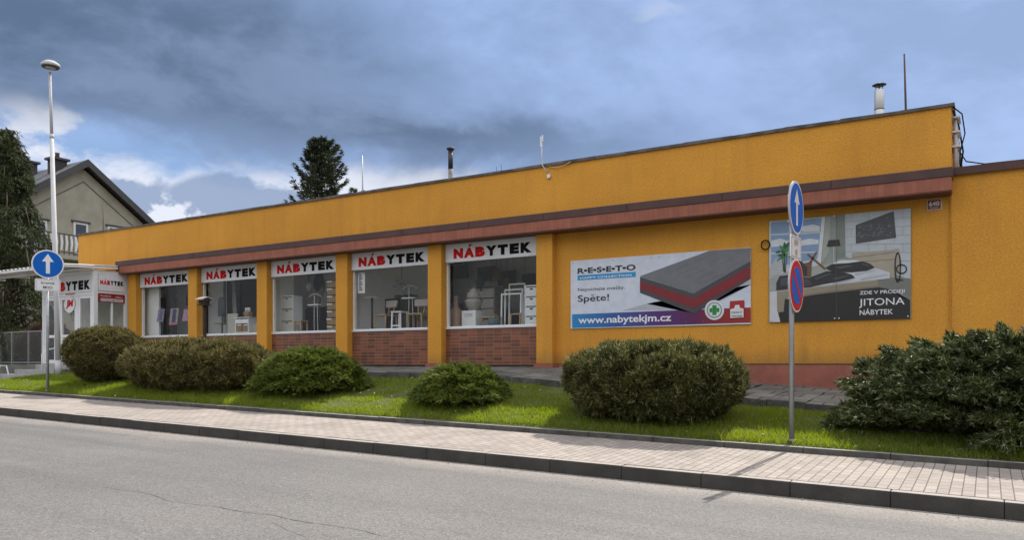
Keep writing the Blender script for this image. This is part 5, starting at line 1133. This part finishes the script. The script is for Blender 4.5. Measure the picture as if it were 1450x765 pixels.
mb = MB(); disc(mb, c + n * 0.0185, n, ux, uz, 0.345, 0.002); mb.build('white_border', SIGNW, d_)
mb = MB(); disc(mb, c + n * 0.021, n, ux, uz, 0.325, 0.002); mb.build('red_ring', TRED, d_)
mb = MB(); disc(mb, c + n * 0.0235, n, ux, uz, 0.245, 0.002); mb.build('blue_field', BLUE, d_)
mb = MB(); e = 0.70710678
polyface(mb, c + n * 0.027, n, ux, uz, [((-0.25 * e) - 0.035 * e, 0.25 * e - 0.035 * e), (0.25 * e - 0.035 * e, -0.25 * e - 0.035 * e), (0.25 * e + 0.035 * e, -0.25 * e + 0.035 * e), (-0.25 * e + 0.035 * e, 0.25 * e + 0.035 * e)]); mb.build('red_bar', TRED, d_)
mb = MB()
for z in (2.2, 1.86, 1.6, 1.42, 1.2, 0.86): mb.box(b[0] - 0.04, b[0] + 0.044, b[1] - 0.045, b[1] + 0.045, z - 0.015, z + 0.015)
mb.build('clamp', RIMG, ps)
# far sign: turned towards the street corner
b = (-19.66, 10.55, zlawn(-19.66, 10.55)); ps = pole_sign('one_way_sign', b, 3.15, 'round blue one way sign with an up arrow and small plate, by the porch')
n, ux, uz = frame_of((0.93, -0.37, 0)); cx = Vector((b[0], b[1], 0)) + n * 0.045
arrow_disc(ps, cx + Vector((0, 0, 2.44)), n, ux, uz)
pl_ = plate(ps, cx + Vector((0, 0, 1.93)), n, ux, uz, 0.54, 0.30)
q = cx + Vector((0, 0, 1.93)) + n * 0.018
mb = MB(); text_into(mb, 'kromě', q - ux * 0.14 + uz * 0.02, ux, uz, 0.28, 0.07, 0.01); text_into(mb, 'MHD', q - ux * 0.10 - uz * 0.09, ux, uz, 0.20, 0.065, 0.01); mb.build('lettering', DARKM, pl_)
mb = MB()
for z in (2.6, 2.28, 2.0, 1.86): mb.box(b[0] - 0.045, b[0] + 0.045, b[1] - 0.045, b[1] + 0.045, z - 0.015, z + 0.015)
mb.build('clamp', RIMG, ps)

# ------------------------------------------------------------------ street lamp
lb = Vector((-22.9, 12.6, zlawn(-22.9, 12.6) - 0.02)); lt = Vector((-23.36, 12.6, 8.60))
o = thing('street_lamp', lb, 'tall pale grey street lamp with a flat round head before the porch', 'street lamp')
f = lambda t: lb.lerp(lt, t)
MB().tube([f(0), f(0.3), f(0.78)], [0.075, 0.07, 0.056], 14).tube([f(0.775), f(0.99)], [0.044, 0.036], 14).build('pole', POLEW, o)
MB().tube([f(0.772), f(0.785)], 0.06, 14).build('collar', POLEW, o)
MB().tube([f(0) + Vector((0, 0, 0.0)), f(0.05)], 0.085, 14).build('pole_foot', POLEW, o)
hd = lt + Vector((0.13, -0.05, 0.05))
hm = MB().lathe([(0.02, 0.15), (0.14, 0.13), (0.24, 0.06), (0.26, 0.0), (0.24, -0.03)][::-1], hd, 22).build('lamp_head', POLEW, o)
MB().lathe([(0.22, -0.05), (0.235, -0.031)], hd, 22).build('lamp_underside', DARKM, hm); MB().lathe([(0.02, -0.085), (0.12, -0.075), (0.15, -0.051)], hd, 18).build('lens', mat('lamp_lens', (0.35, 0.36, 0.34), 0.2), hm)

# bird feeder on a post
bf = P(289, 428, 13.1); o = thing('bird_feeder', (bf.x, bf.y, zlawn(bf.x, bf.y)), 'dark wooden bird feeder with a pale roof on a post behind the long hedge', 'bird feeder')
x, y, z = bf
MB().bar((x + 0.02, y, zlawn(x, y) - 0.05), (x + 0.02, y, z - 0.09), 0.07, 0.07).build('post', BIRD, o)
MB().box(x - 0.13, x + 0.13, y - 0.13, y + 0.13, z - 0.09, z - 0.072).build('tray', BIRD, o)
for sx in (-1, 1):
    for sy in (-1, 1): MB().bar((x + sx * 0.085, y + sy * 0.08, z - 0.071), (x + sx * 0.085, y + sy * 0.08, z + 0.05), 0.018, 0.018).build('corner_post', BIRD, o)
MB().hexa([(x - 0.065, y - 0.06, z - 0.070), (x + 0.065, y - 0.06, z - 0.070), (x + 0.065, y + 0.06, z - 0.070), (x - 0.065, y + 0.06, z - 0.070)], [(x - 0.08, y - 0.07, z + 0.045), (x + 0.08, y - 0.07, z + 0.045), (x + 0.08, y + 0.07, z + 0.045), (x - 0.08, y + 0.07, z + 0.045)]).build('seed_hopper', BIRD, o)
MB().prism([(y - 0.17, z + 0.05), (y, z + 0.115), (y + 0.17, z + 0.05), (y + 0.17, z + 0.068), (y, z + 0.135), (y - 0.17, z + 0.068)], x - 0.15, x + 0.15, axis='x').build('roof', mat('feeder_roof', (0.34, 0.32, 0.29), 0.7, var=0.2), o)

# ------------------------------------------------------------------ terrace wall with mesh fence, left of the porch
o = top(MB().box(-42, -27.95, 15.3, 15.6, -0.7, 0.0).build('retaining_wall', CONC, bevel=0.01), (-33, 15.4, -0.6)); tag(o, 'low grey concrete retaining wall under the mesh fence', 'wall')
o = thing('mesh_fence', (-31, 15.42, 0), 'grey wire mesh fence with steel posts on the low wall', 'fence')
px_ = [PX(p_, 15.42) for p_ in (60, 41, 17.4, 1.2)]; px_ += [px_[-1] - 1.1 * k for k in range(1, 8)]
for x in px_: MB().bar((x, 15.42, 0.001), (x, 15.42, 1.22), 0.06, 0.05).build('fence_post', GALV, o)
mb = MB()
for z in (0.06, 1.19): mb.bar((px_[-1], 15.42, z), (px_[0], 15.42, z), 0.035, 0.035)
mb.build('fence_rail', GALV, o)
mb = MB(); x = px_[-1]
while x < px_[0]: mb.box(x - 0.0025, x + 0.0025, 15.40, 15.405, 0.07, 1.18); x += 0.06
for k in range(19): mb.box(px_[-1], px_[0], 15.406, 15.411, 0.09 + 0.06 * k, 0.095 + 0.06 * k)
mb.build('wire_mesh', mat('mesh_wire', (0.28, 0.30, 0.31), 0.5, metal=0.4), o)
o = thing('bicycle_rack', (-24.6, 11.9, -0.5), 'bent white tube stand on the forecourt below the fence', 'stand')
o.location = (0, 0, 0); ORG[o.name] = Vector((0, 0, 0)); q = P(-4, 537, 13.0)
MB().tube([(q.x - 0.9, 13.0, q.z - 0.05), (q.x - 0.55, 13.0, q.z + 0.42), (q.x - 0.15, 13.0, q.z + 0.42), (q.x + 0.05, 13.0, q.z - 0.0), (q.x + 0.1, 13.0, q.z - 0.10)], 0.022, 8).build('tube', WHITE, o)
MB().tube([(q.x - 0.9, 13.35, q.z - 0.05), (q.x - 0.55, 13.35, q.z + 0.42), (q.x - 0.15, 13.35, q.z + 0.42), (q.x + 0.1, 13.35, q.z - 0.1)], 0.022, 8).build('tube', WHITE, o)
MB().tube([(q.x - 0.15, 13.0, q.z + 0.42), (q.x - 0.15, 13.35, q.z + 0.42)], 0.015, 8).build('cross_tube', WHITE, o)

# ------------------------------------------------------------------ the house behind
XG = -36.0
house = thing('gabled_house', (XG - 5, 21, -0.3), 'grey rendered house with a slate gable roof behind the shop', 'house')
ap = (20.95, 9.32); HW = 6.0; EZ = ap[1] - HW * 0.70
MB().prism([(ap[0] - HW + 0.6, -0.6), (ap[0] + HW - 0.6, -0.6), (ap[0] + HW - 0.6, EZ + 0.22), (ap[0], ap[1] - 0.22), (ap[0] - HW + 0.6, EZ + 0.22)], XG - 10, XG, axis='x').build('wall', HOUSEW, house)
mb = MB()
for s in (-1, 1):
    e = (ap[0] + s * HW, EZ)
    mb.prism([e, (ap[0], ap[1]), (ap[0], ap[1] + 0.16), (e[0], e[1] + 0.16)], XG - 10.3, XG + 0.35, axis='x')
rf = mb.build('roof', ROOFT, house)
mb = MB()
for s in (-1, 1):
    e = (ap[0] + s * HW, EZ)
    mb.prism([(e[0], e[1] - 0.16), (ap[0], ap[1] - 0.16), (ap[0], ap[1] + 0.18), (e[0], e[1] + 0.18)], XG + 0.351, XG + 0.40, axis='x')
mb.build('barge_board', BARGE, rf)
mb = MB()                                               # rendered verge band under the roof
for s in (-1, 1):
    e = (ap[0] + s * (HW - 0.62), EZ + 0.22 - 0.0)
    mb.prism([(e[0], e[1] - 0.55), (ap[0], ap[1] - 0.22 - 0.62), (ap[0], ap[1] - 0.22 - 0.58), (e[0], e[1] - 0.51)], XG + 0.001, XG + 0.03, axis='x')
mb.build('verge_moulding', mat('verge_dark', (0.12, 0.115, 0.095), 0.8), house)
for (x, y, wx, zt_) in ((XG - 1.0, ap[0] - 0.65, 0.27, 9.46), (XG - 3.6, ap[0] - 0.75, 0.52, 9.62)):
    zb = ap[1] + (y - ap[0]) * 0.70 - 0.5
    ch = MB().box(x - wx, x + wx, y - 0.3, y + 0.3, zb, zt_).build('chimney', mat('dark_chimney', (0.055, 0.05, 0.05), 0.8, var=0.3, vscale=10), rf)
    MB().box(x - wx - 0.1, x + wx + 0.1, y - 0.4, y + 0.4, zt_ + 0.001, zt_ + 0.10).build('chimney_cap', BARGE, ch)
    MB().lathe([(0.10, 0), (0.09, 0.22), (0.12, 0.26)], (x, y, zt_ + 0.101), 10).build('chimney_pot', mat('clay_pot', (0.16, 0.09, 0.07), 0.8), ch)
def gp(px, py):          # photo point on the gable plane X = XG
    rx, ry = ray(px); t = XG / rx; return (ry * t, (HY - py) * t)
def hwin(px0, px1, ytop, ybot, mull=True):
    y0, z1 = gp(px0, ytop); y1, _ = gp(px1, ytop); z0 = gp(px0, ybot)[1]
    w = MB().box(XG + 0.001, XG + 0.05, y0, y0 + 0.09, z0, z1).box(XG + 0.001, XG + 0.05, y1 - 0.09, y1, z0, z1).box(XG + 0.001, XG + 0.05, y0 + 0.091, y1 - 0.091, z1 - 0.09, z1).box(XG + 0.001, XG + 0.05, y0 + 0.091, y1 - 0.091, z0, z0 + 0.09)
    if mull: w.box(XG + 0.001, XG + 0.045, (y0 + y1) / 2 - 0.08, (y0 + y1) / 2 + 0.08, z0 + 0.091, z1 - 0.091)
    w = w.build('window', WHITE, house)
    MB().box(XG + 0.005, XG + 0.02, y0 + 0.0905, y1 - 0.0905, z0 + 0.0905, z1 - 0.0905).build('pane', HGLASS, w)
    MB().box(XG + 0.001, XG + 0.09, y0 - 0.1, y1 + 0.1, z1 + 0.002, z1 + 0.07).build('lintel', BARGE, w)
hwin(35, 66, 308, 356); hwin(103.5, 124, 314, 360, False); hwin(152, 172, 320, 345)
# balcony
y0b, y1b = gp(28, 360)[0], gp(118, 360)[0]; zb = gp(60, 362)[1]
bl = MB().box(XG + 0.001, XG + 1.1, y0b, y1b, zb - 0.18, zb).build('balcony', HOUSEW, house)
mb = MB(); 
for z in (zb + 0.12, zb + 0.92): mb.bar((XG + 1.05, y0b, z), (XG + 1.05, y1b, z), 0.04, 0.04); mb.bar((XG + 0.02, y1b - 0.03, z), (XG + 1.02, y1b - 0.03, z), 0.04, 0.04)
y = y0b
while y < y1b: mb.box(XG + 1.04, XG + 1.06, y, y + 0.03, zb + 0.001, zb + 0.90); y += 0.22
for k in range(5): mb.box(XG + 0.06 + 0.22 * k, XG + 0.09 + 0.22 * k, y1b - 0.04, y1b - 0.02, zb + 0.001, zb + 0.9)
mb.build('railing', BARGE, bl)
mb = MB(); y = y0b + 0.03; k = 0
while y < y1b - 0.2:
    mb.prism([(y + 0.03, zb + 0.2), (y + 0.10, zb + 0.2), (y + 0.16, zb + 0.55), (y + 0.10, zb + 0.86), (y + 0.03, zb + 0.86), (y + 0.06, zb + 0.5)], XG + 1.062, XG + 1.075, axis='x'); y += 0.22
mb.build('railing_ornament', LWHITE, bl)
d_ = gp(146, 300); 

# ------------------------------------------------------------------ vegetation
def norm(a): return a / np.maximum(np.linalg.norm(a, axis=-1, keepdims=True), 1e-9)
def fbm(p, sc, seed=0.0):
    return np.array([mnoise.fractal(Vector((a[0] * sc + seed, a[1] * sc - seed, a[2] * sc + 2 * seed)), 0.8, 2.0, 3) for a in p])
def tufts(Pn, Dn, L, k, w, spread, wj=0.3):
    """k thin blades around each point, three corners each"""
    n = len(Pn); L = np.broadcast_to(np.asarray(L, float).reshape(-1, 1), (n, 1))
    d = norm(Dn[:, None, :] + spread * RNG.normal(size=(n, k, 3)))
    base = Pn[:, None, :] + Dn[:, None, :] * (L * RNG.uniform(-0.1, 0.55, (n, k)))[..., None]
    side = norm(np.cross(d, RNG.normal(size=(n, k, 3)))) * (w * RNG.uniform(1 - wj, 1 + wj, (n, k)))[..., None]
    tip = base + d * (L * RNG.uniform(0.5, 1.0, (n, k)))[..., None]
    return np.stack([base - side, base + side, tip], 2).reshape(-1, 3)
def foliage(parent, parts, m, name='foliage'):
    v = np.concatenate(parts); o = mesh_np(name, v, len(v) // 3, 3, [m], parent); return o
def branches(parent, base, tips, r, m=BARK, name='branch', sag=0.0):
    mb = MB()
    for t in tips:
        a = Vector(base) + Vector((random.uniform(-.1, .1), random.uniform(-.06, .06), 0)); b = Vector(t); md = a.lerp(b, 0.55) + Vector((random.uniform(-.1, .1), random.uniform(-.1, .1), random.uniform(-0.05, 0.12) - sag))
        mb.tube([a, md, b], [r, r * 0.65, r * 0.2], 5)
    return mb.build(name, m, parent)

def clipped(name, c, rx, ry, h, label, m, n, cat='shrub', expo=2.6, under=0.6, amp=0.05, L=0.075, w=0.006, k=6, puffs=0, puff_r=0.10):
    """clipped bush: base centre c, half widths, height; narrower at the foot"""
    o = thing(name, c, label, cat)
    d = norm(RNG.normal(size=(n, 3))); d[:, 2] = np.where(d[:, 2] < -0.85, -d[:, 2], d[:, 2])
    e = expo; rr = (np.abs(d[:, 0]) ** e + np.abs(d[:, 1]) ** e + np.abs(d[:, 2]) ** e) ** (-1 / e)
    u = d * rr[:, None]
    depth = 1 - 0.42 * RNG.random(n) ** 2.2
    p = u * depth[:, None]
    zz = (p[:, 2] + 1) / 2
    pinch = under + (1 - under) * np.clip(zz / 0.45, 0, 1) ** 0.7
    q = np.stack([p[:, 0] * rx * pinch, p[:, 1] * ry * pinch, zz * h], 1)
    q += np.array(c)
    nr = norm(np.stack([d[:, 0] / rx, d[:, 1] / ry, d[:, 2] * 2 / h], 1))
    q += nr * (amp * 2 * fbm(q, 1.6, 3.1) + amp * fbm(q, 5.0, 9.7))[:, None]
    dirs = norm(nr * 0.9 + np.array([0, 0, 0.35]) + 0.45 * RNG.normal(size=(n, 3)))
    if puffs:                                            # shoots gather in rounded tufts with dark gaps between them
        outer = np.nonzero(depth > 0.9)[0]; ci = RNG.choice(outer, puffs, replace=False)
        sel = RNG.random(n) < 0.8; gi = ci[RNG.integers(0, puffs, n)]; off = norm(RNG.normal(size=(n, 3))); rad = puff_r * RNG.random(n) ** 0.4
        qq = q[gi] + off * rad[:, None]; dd = norm(off + nr[gi] * 0.9 + np.array([0, 0, 0.4]))
        q = np.where(sel[:, None], qq, q - nr * 0.15); dirs = np.where(sel[:, None], dd, dirs)
    parts = [tufts(q, dirs, L * RNG.uniform(0.6, 1.3, n), k, w, 0.45)]
    # stray shoots above the clipped surface
    s = RNG.choice(n, int(n * 0.02)); parts.append(tufts(q[s], norm(nr[s] + np.array([0, 0, 0.6])), L * 2.0, 5, w, 0.18))
    foliage(o, parts, m)
    tips = [(c[0] + rx * 0.9 * math.cos(a) * random.uniform(.5, 1), c[1] + ry * 0.9 * math.sin(a) * random.uniform(.5, 1), c[2] + h * random.uniform(0.3, 0.85)) for a in np.linspace(0, 6.2, 46)]
    branches(o, c, tips, 0.03, TWIG)
    return o
def bushc(px0, px1, Y): return PX((px0 + px1) / 2, Y), (PX(px1, Y) - PX(px0, Y)) / 2
zl = lambda x, y: zlawn(x, y)
x = -19.2; clipped('clipped_bush', (x, 11.75, zl(x, 11.75) - 0.03), 0.96, 0.95, 1.36, 'rounded clipped olive green bush beside the porch', YEWC, 34000, expo=2.15, under=0.72, amp=0.022, L=0.06, k=6, puffs=1100, puff_r=0.05)
x = -15.4; clipped('clipped_hedge_bush', (x, 11.55, zl(x, 11.55) - 0.10), 2.2, 0.92, 1.08, 'long low clipped brownish bush in front of the two far windows', YEWC, 52000, expo=2.6, under=0.70, amp=0.03, L=0.08, k=6, puffs=950, puff_r=0.08)
x = -4.42; clipped('clipped_pine_bush', (x, 11.5, zl(x, 11.5) - 0.10), 1.30, 0.95, 1.13, 'large flat topped clipped pine bush below the mattress banner', PINEC, 50000, expo=2.8, under=0.66, amp=0.035, L=0.08, k=6, puffs=560, puff_r=0.09)

def spreading(name, c, rx, ry, h, label, m, nb, ns, cat, up=0.35, L=0.11, w=0.009, k=9, seed=1, crown=None, droop=0.15, flat=2.2, latw=1.0, spread=0.30):
    """spreading conifer shrub: arching branches, each carrying flat sprays"""
    o = thing(name, c, label, cat); parts = []; tips = []; c = np.array(c, float)
    for i in range(nb):
        a = i * 2.399963 + RNG.uniform(-0.25, 0.25); q = math.sqrt((i + 0.5) / nb)
        hh = (1 - q ** flat) * h * RNG.uniform(0.86, 1.1) + 0.10 * h + (crown(a, q) if crown else 0)
        tip = c + np.array([rx * q * math.cos(a) * RNG.uniform(0.88, 1.1), ry * q * math.sin(a) * RNG.uniform(0.88, 1.1), max(hh, 0.12)])
        b0 = c + np.array([rx * 0.28 * q * math.cos(a), ry * 0.28 * q * math.sin(a), 0.04])
        md = (b0 + tip) / 2 + np.array([0, 0, droop + 0.1 * RNG.random()])
        t = RNG.beta(2.4, 1.0, ns); t[: ns // 4] = RNG.uniform(0.7, 1.02, ns // 4)
        p = ((1 - t) ** 2)[:, None] * b0 + (2 * t * (1 - t))[:, None] * md + (t ** 2)[:, None] * tip
        tg = norm(2 * (1 - t)[:, None] * (md - b0) + 2 * t[:, None] * (tip - md))
        sd = norm(np.cross(tg, np.array([0, 0, 1.0])))
        lat = latw * RNG.normal(size=ns) * (0.10 + 0.10 * (1.05 - t)) * min(rx, 1.5)
        p = p + sd * lat[:, None] + np.array([0, 0, 1.0]) * (RNG.normal(size=ns) * 0.028 - 0.35 * np.abs(lat))[:, None]
        dirs = norm(tg + sd * np.sign(lat)[:, None] * 0.7 + np.array([0, 0, up]) * RNG.uniform(0.2, 1.0, ns)[:, None] + 0.2 * RNG.normal(size=(ns, 3)))
        parts.append(tufts(p, dirs, L * RNG.uniform(0.6, 1.2, ns), k, w, spread)); tips.append(tuple(tip * 0.85 + b0 * 0.15))
    foliage(o, parts, m)
    branches(o, tuple(c), tips[::2], 0.022)
    return o
x = -12.0; spreading('spreading_juniper', (x, 11.75, zl(x, 11.75) - 0.02), 1.36, 1.0, 0.70, 'low spreading green juniper in front of the stacked box window', JUNI, 190, 130, 'shrub', flat=3.4)
x = -8.05; spreading('spreading_juniper', (x, 11.55, zl(x, 11.45) - 0.02), 0.92, 0.85, 0.52, 'smaller spreading juniper in front of the urn window', JUNI, 120, 130, 'shrub', flat=3.4)
cr = lambda a, q: 0.10 * math.sin(3 * a + 1) - 0.12 * math.cos(a) + RNG.uniform(-0.16, 0.16)
x = 0.9; spreading('spreading_yew', (x, 11.75, zl(x, 11.75) - 0.06), 2.85, 1.22, 1.06, 'big dark spreading yew at the near end of the lawn', YEWD, 330, 210, 'shrub', up=0.3, L=0.095, w=0.010, k=10, crown=cr, droop=0.34, flat=7.0, latw=0.85, spread=0.5)

# grass
def grass():
    n = 210000; X = RNG.uniform(-23.55, 8, n); X = np.where(X > 3, RNG.uniform(-23.5, 0.5, n), X); Y = 10.50 + (YP - 0.04 - 10.50) * RNG.random(n) ** 1.15
    extra = 5000; Xe = RNG.uniform(-26.2, -23.5, extra); Ye = 10.50 + (0.95 * (1 - (-23.5 - Xe) / 2.8)) * RNG.random(extra)
    Z = np.array([zlawn(a, b) for a, b in zip(X, Y)]); Ze = np.array([zkerb_lawn(a) + 0.05 * (b - 10.47) for a, b in zip(Xe, Ye)])
    X = np.concatenate([X, Xe]); Y = np.concatenate([Y, Ye]); Z = np.concatenate([Z, Ze]); n = len(X)
    h = RNG.uniform(0.02, 0.07, n) * (1 + 0.5 * np.array([mnoise.noise(Vector((a * 1.3, b * 1.3, 4))) for a, b in zip(X, Y)]))
    for (bx, by, rx, ry) in ((-4.5, 11.1, 1.5, 0.7), (-15.7, 11.0, 2.4, 0.6), (-19.3, 11.0, 1.0, 0.5), (0.4, 10.9, 2.4, 0.5), (-12, 10.9, 1.4, 0.4), (-8, 10.9, 1.0, 0.4)):
        h *= 1 + 1.3 * np.exp(-((X - bx) / rx) ** 2 - ((Y - by) / ry) ** 2) * RNG.random(n)
    pt = np.array([mnoise.noise(Vector((a * 0.8, b * 1.6, 9))) + 0.5 * mnoise.noise(Vector((a * 3, b * 3, 2))) for a, b in zip(X, Y)])
    h *= np.where((pt < -0.38) & (Y > 10.8), 0.5, 1.0) * (1 + 0.9 * (Y < 10.62) * RNG.random(n))
    lean = RNG.normal(size=(n, 2)) * 0.45; lean[:, 1] = np.where(Y < 10.62, np.abs(lean[:, 1]) * 0.8 - 0.15, lean[:, 1])
    base = np.stack([X, Y, Z - 0.01], 1); an = RNG.uniform(0, 6.283, n); s = np.stack([np.cos(an), np.sin(an), np.zeros(n)], 1) * RNG.uniform(0.004, 0.0085, n)[:, None]
    tip = base + np.stack([lean[:, 0] * h, lean[:, 1] * h, h], 1)
    v = np.stack([base - s, base + s, tip], 1).reshape(-1, 3)
    # dry leaves and small white daisies
    m = 420; xi = RNG.integers(0, n, m); pc = base[xi] + np.array([0, 0, 0.05]); a = RNG.normal(size=(m, 3)) * 0.013; b = RNG.normal(size=(m, 3)) * 0.013
    v2 = np.stack([pc - a, pc + b, pc + a], 1).reshape(-1, 3)
    mi = np.concatenate([np.zeros(n), 1 + (RNG.random(m) > 0.5)])
    o = mesh_np('grass', np.concatenate([v, v2]), n + m, 3, [GRASSM, mat('daisy_white', (0.6, 0.6, 0.55), 0.8), mat('dry_leaf', (0.30, 0.22, 0.12), 0.8)], None, mi); o['kind'] = 'stuff'
grass()

# litter of small stones and leaves in the gutter
n = 240; X = RNG.uniform(-16, 1.5, n); Y = 8.28 - np.abs(RNG.normal(size=n)) * 0.16; Z = np.array([zroad(a, b) for a, b in zip(X, Y)]); pc = np.stack([X, Y, Z + 0.008], 1); v = []
for p in pc:
    r_ = RNG.uniform(0.004, 0.013); q = RNG.normal(size=(4, 3)); q = q / np.linalg.norm(q, axis=1, keepdims=True) * r_ + p
    for f3 in ((0, 1, 2), (0, 2, 3), (0, 3, 1), (1, 3, 2)): v += [q[i] for i in f3]
mesh_np('gutter_grit', np.array(v), len(v) // 3, 3, [mat('grit', (0.25, 0.21, 0.16), 0.9, var=0.5, vscale=9)])['kind'] = 'stuff'

def tree_trunk(o, x, y, z0, z1, r):
    MB().tube([(x, y, z0), (x + 0.05, y, (z0 + z1) / 2), (x, y, z1)], [r, r * 0.6, r * 0.1], 10).build('trunk', BARK, o)
def weeping(name, x, y, z0, h, rmax, label, m, nb, ns):
    o = thing(name, (x, y, z0), label, 'tree'); tree_trunk(o, x, y, z0, z0 + h * 0.97, 0.2); parts = []; mb = MB()
    for i in range(nb):
        f_ = (i + RNG.random()) / nb; zz = z0 + h * (0.10 + 0.90 * f_); R_ = rmax * (1 - f_) ** 0.62 * RNG.uniform(0.5, 1.2) + 0.12; a = i * 2.399963 + RNG.uniform(-.4, .4)
        d = np.array([math.cos(a), math.sin(a), 0]); p0 = np.array([x, y, zz]); p2 = p0 + d * R_ + np.array([0, 0, -0.45 * R_ - 0.1]); p1 = p0 + d * R_ * 0.7 + np.array([0, 0, 0.35 * R_])
        t = RNG.beta(2.2, 1.0, ns); p = ((1 - t) ** 2)[:, None] * p0 + (2 * t * (1 - t))[:, None] * p1 + (t ** 2)[:, None] * p2
        sd = np.array([-d[1], d[0], 0]); lat = RNG.normal(size=ns) * 0.20; drop = -np.abs(RNG.normal(size=ns)) * 0.16 * (0.3 + t)
        p = p + sd * lat[:, None] + np.array([0, 0, 1.0]) * drop[:, None]
        dirs = norm(d * 0.6 + sd * np.sign(lat)[:, None] * 0.35 + np.array([0, 0, -0.7]) + 0.3 * RNG.normal(size=(ns, 3)))
        parts.append(tufts(p, dirs, 0.15 * RNG.uniform(.6, 1.3, ns), 5, 0.014, 0.3)); mb.tube([p0, p1, p2], [0.04, 0.025, 0.006], 5)
    foliage(o, parts, m, 'crown'); mb.build('branch', BARK, o)
weeping('cypress_tree', -33.9, 16.6, -0.4, 9.9, 2.45, 'tall drooping cypress in front of the grey house', CONIF, 95, 330)
weeping('cypress_tree', -37.6, 17.6, -0.4, 9.0, 1.8, 'second drooping cypress at the picture edge, partly hidden by the first', CONIF, 130, 100)
def spruce(name, x, y, z0, h, rmax, label, nb, ns):
    o = thing(name, (x, y, z0), label, 'tree'); tree_trunk(o, x, y, z0, z0 + h, 0.22); parts = []; mb = MB()
    for i in range(nb):
        f_ = (i + RNG.random()) / nb; zz = z0 + h * (0.15 + 0.85 * f_); R_ = rmax * (1 - f_) ** 0.6 * RNG.uniform(0.45, 1.2) + 0.12; a = i * 2.399963 + RNG.uniform(-.5, .5)
        d = np.array([math.cos(a), math.sin(a), 0]); up = 0.32 + 0.25 * f_; p0 = np.array([x, y, zz]); p1 = p0 + d * R_ * 0.6 + np.array([0, 0, -0.05]); p2 = p0 + d * R_ + np.array([0, 0, up * R_])
        t = RNG.uniform(0.1, 1.03, ns); p = ((1 - t) ** 2)[:, None] * p0 + (2 * t * (1 - t))[:, None] * p1 + (t ** 2)[:, None] * p2
        sd = np.array([-d[1], d[0], 0]); lat = RNG.normal(size=ns) * 0.26 * (1.15 - t); p = p + sd * lat[:, None] + np.array([0, 0, 1.0]) * (RNG.normal(size=ns) * 0.06 - 0.25 * np.abs(lat))[:, None]
        dirs = norm(d + sd * np.sign(lat)[:, None] * 0.6 + np.array([0, 0, 0.25]) + 0.2 * RNG.normal(size=(ns, 3)))
        parts.append(tufts(p, dirs, 0.26 * RNG.uniform(.6, 1.2, ns), 5, 0.028, 0.35)); mb.tube([p0, p1, p2], [0.05, 0.03, 0.008], 5)
    foliage(o, parts, SPRUCE, 'crown'); mb.build('branch', BARK, o)
q = P(455, 202, 34); spruce('spruce_tree', q.x, 34, -0.6, q.z + 0.7, 3.7, 'dark spruce rising behind the shop roof', 150, 90)
q = P(505, 268, 40); spruce('spruce_tree', q.x, 40, -0.6, q.z + 0.6, 1.6, 'tip of a smaller spruce just above the roof edge', 60, 50)
for k, (x, w_) in enumerate(((-30.3, 1.5), (-33.2, 1.7))):
    clipped('brown_hedge_bush', (x, 16.3, -0.35), w_, 0.5, 1.75 - 0.2 * k, ['bare brown twiggy hedge behind the mesh fence, next to the porch', 'bare brown twiggy hedge behind the mesh fence, under the cypress'][k], [HEDGEB, YEWC][k], 9000, expo=2.8, under=0.8, amp=0.12, L=0.14, w=0.006, k=5)
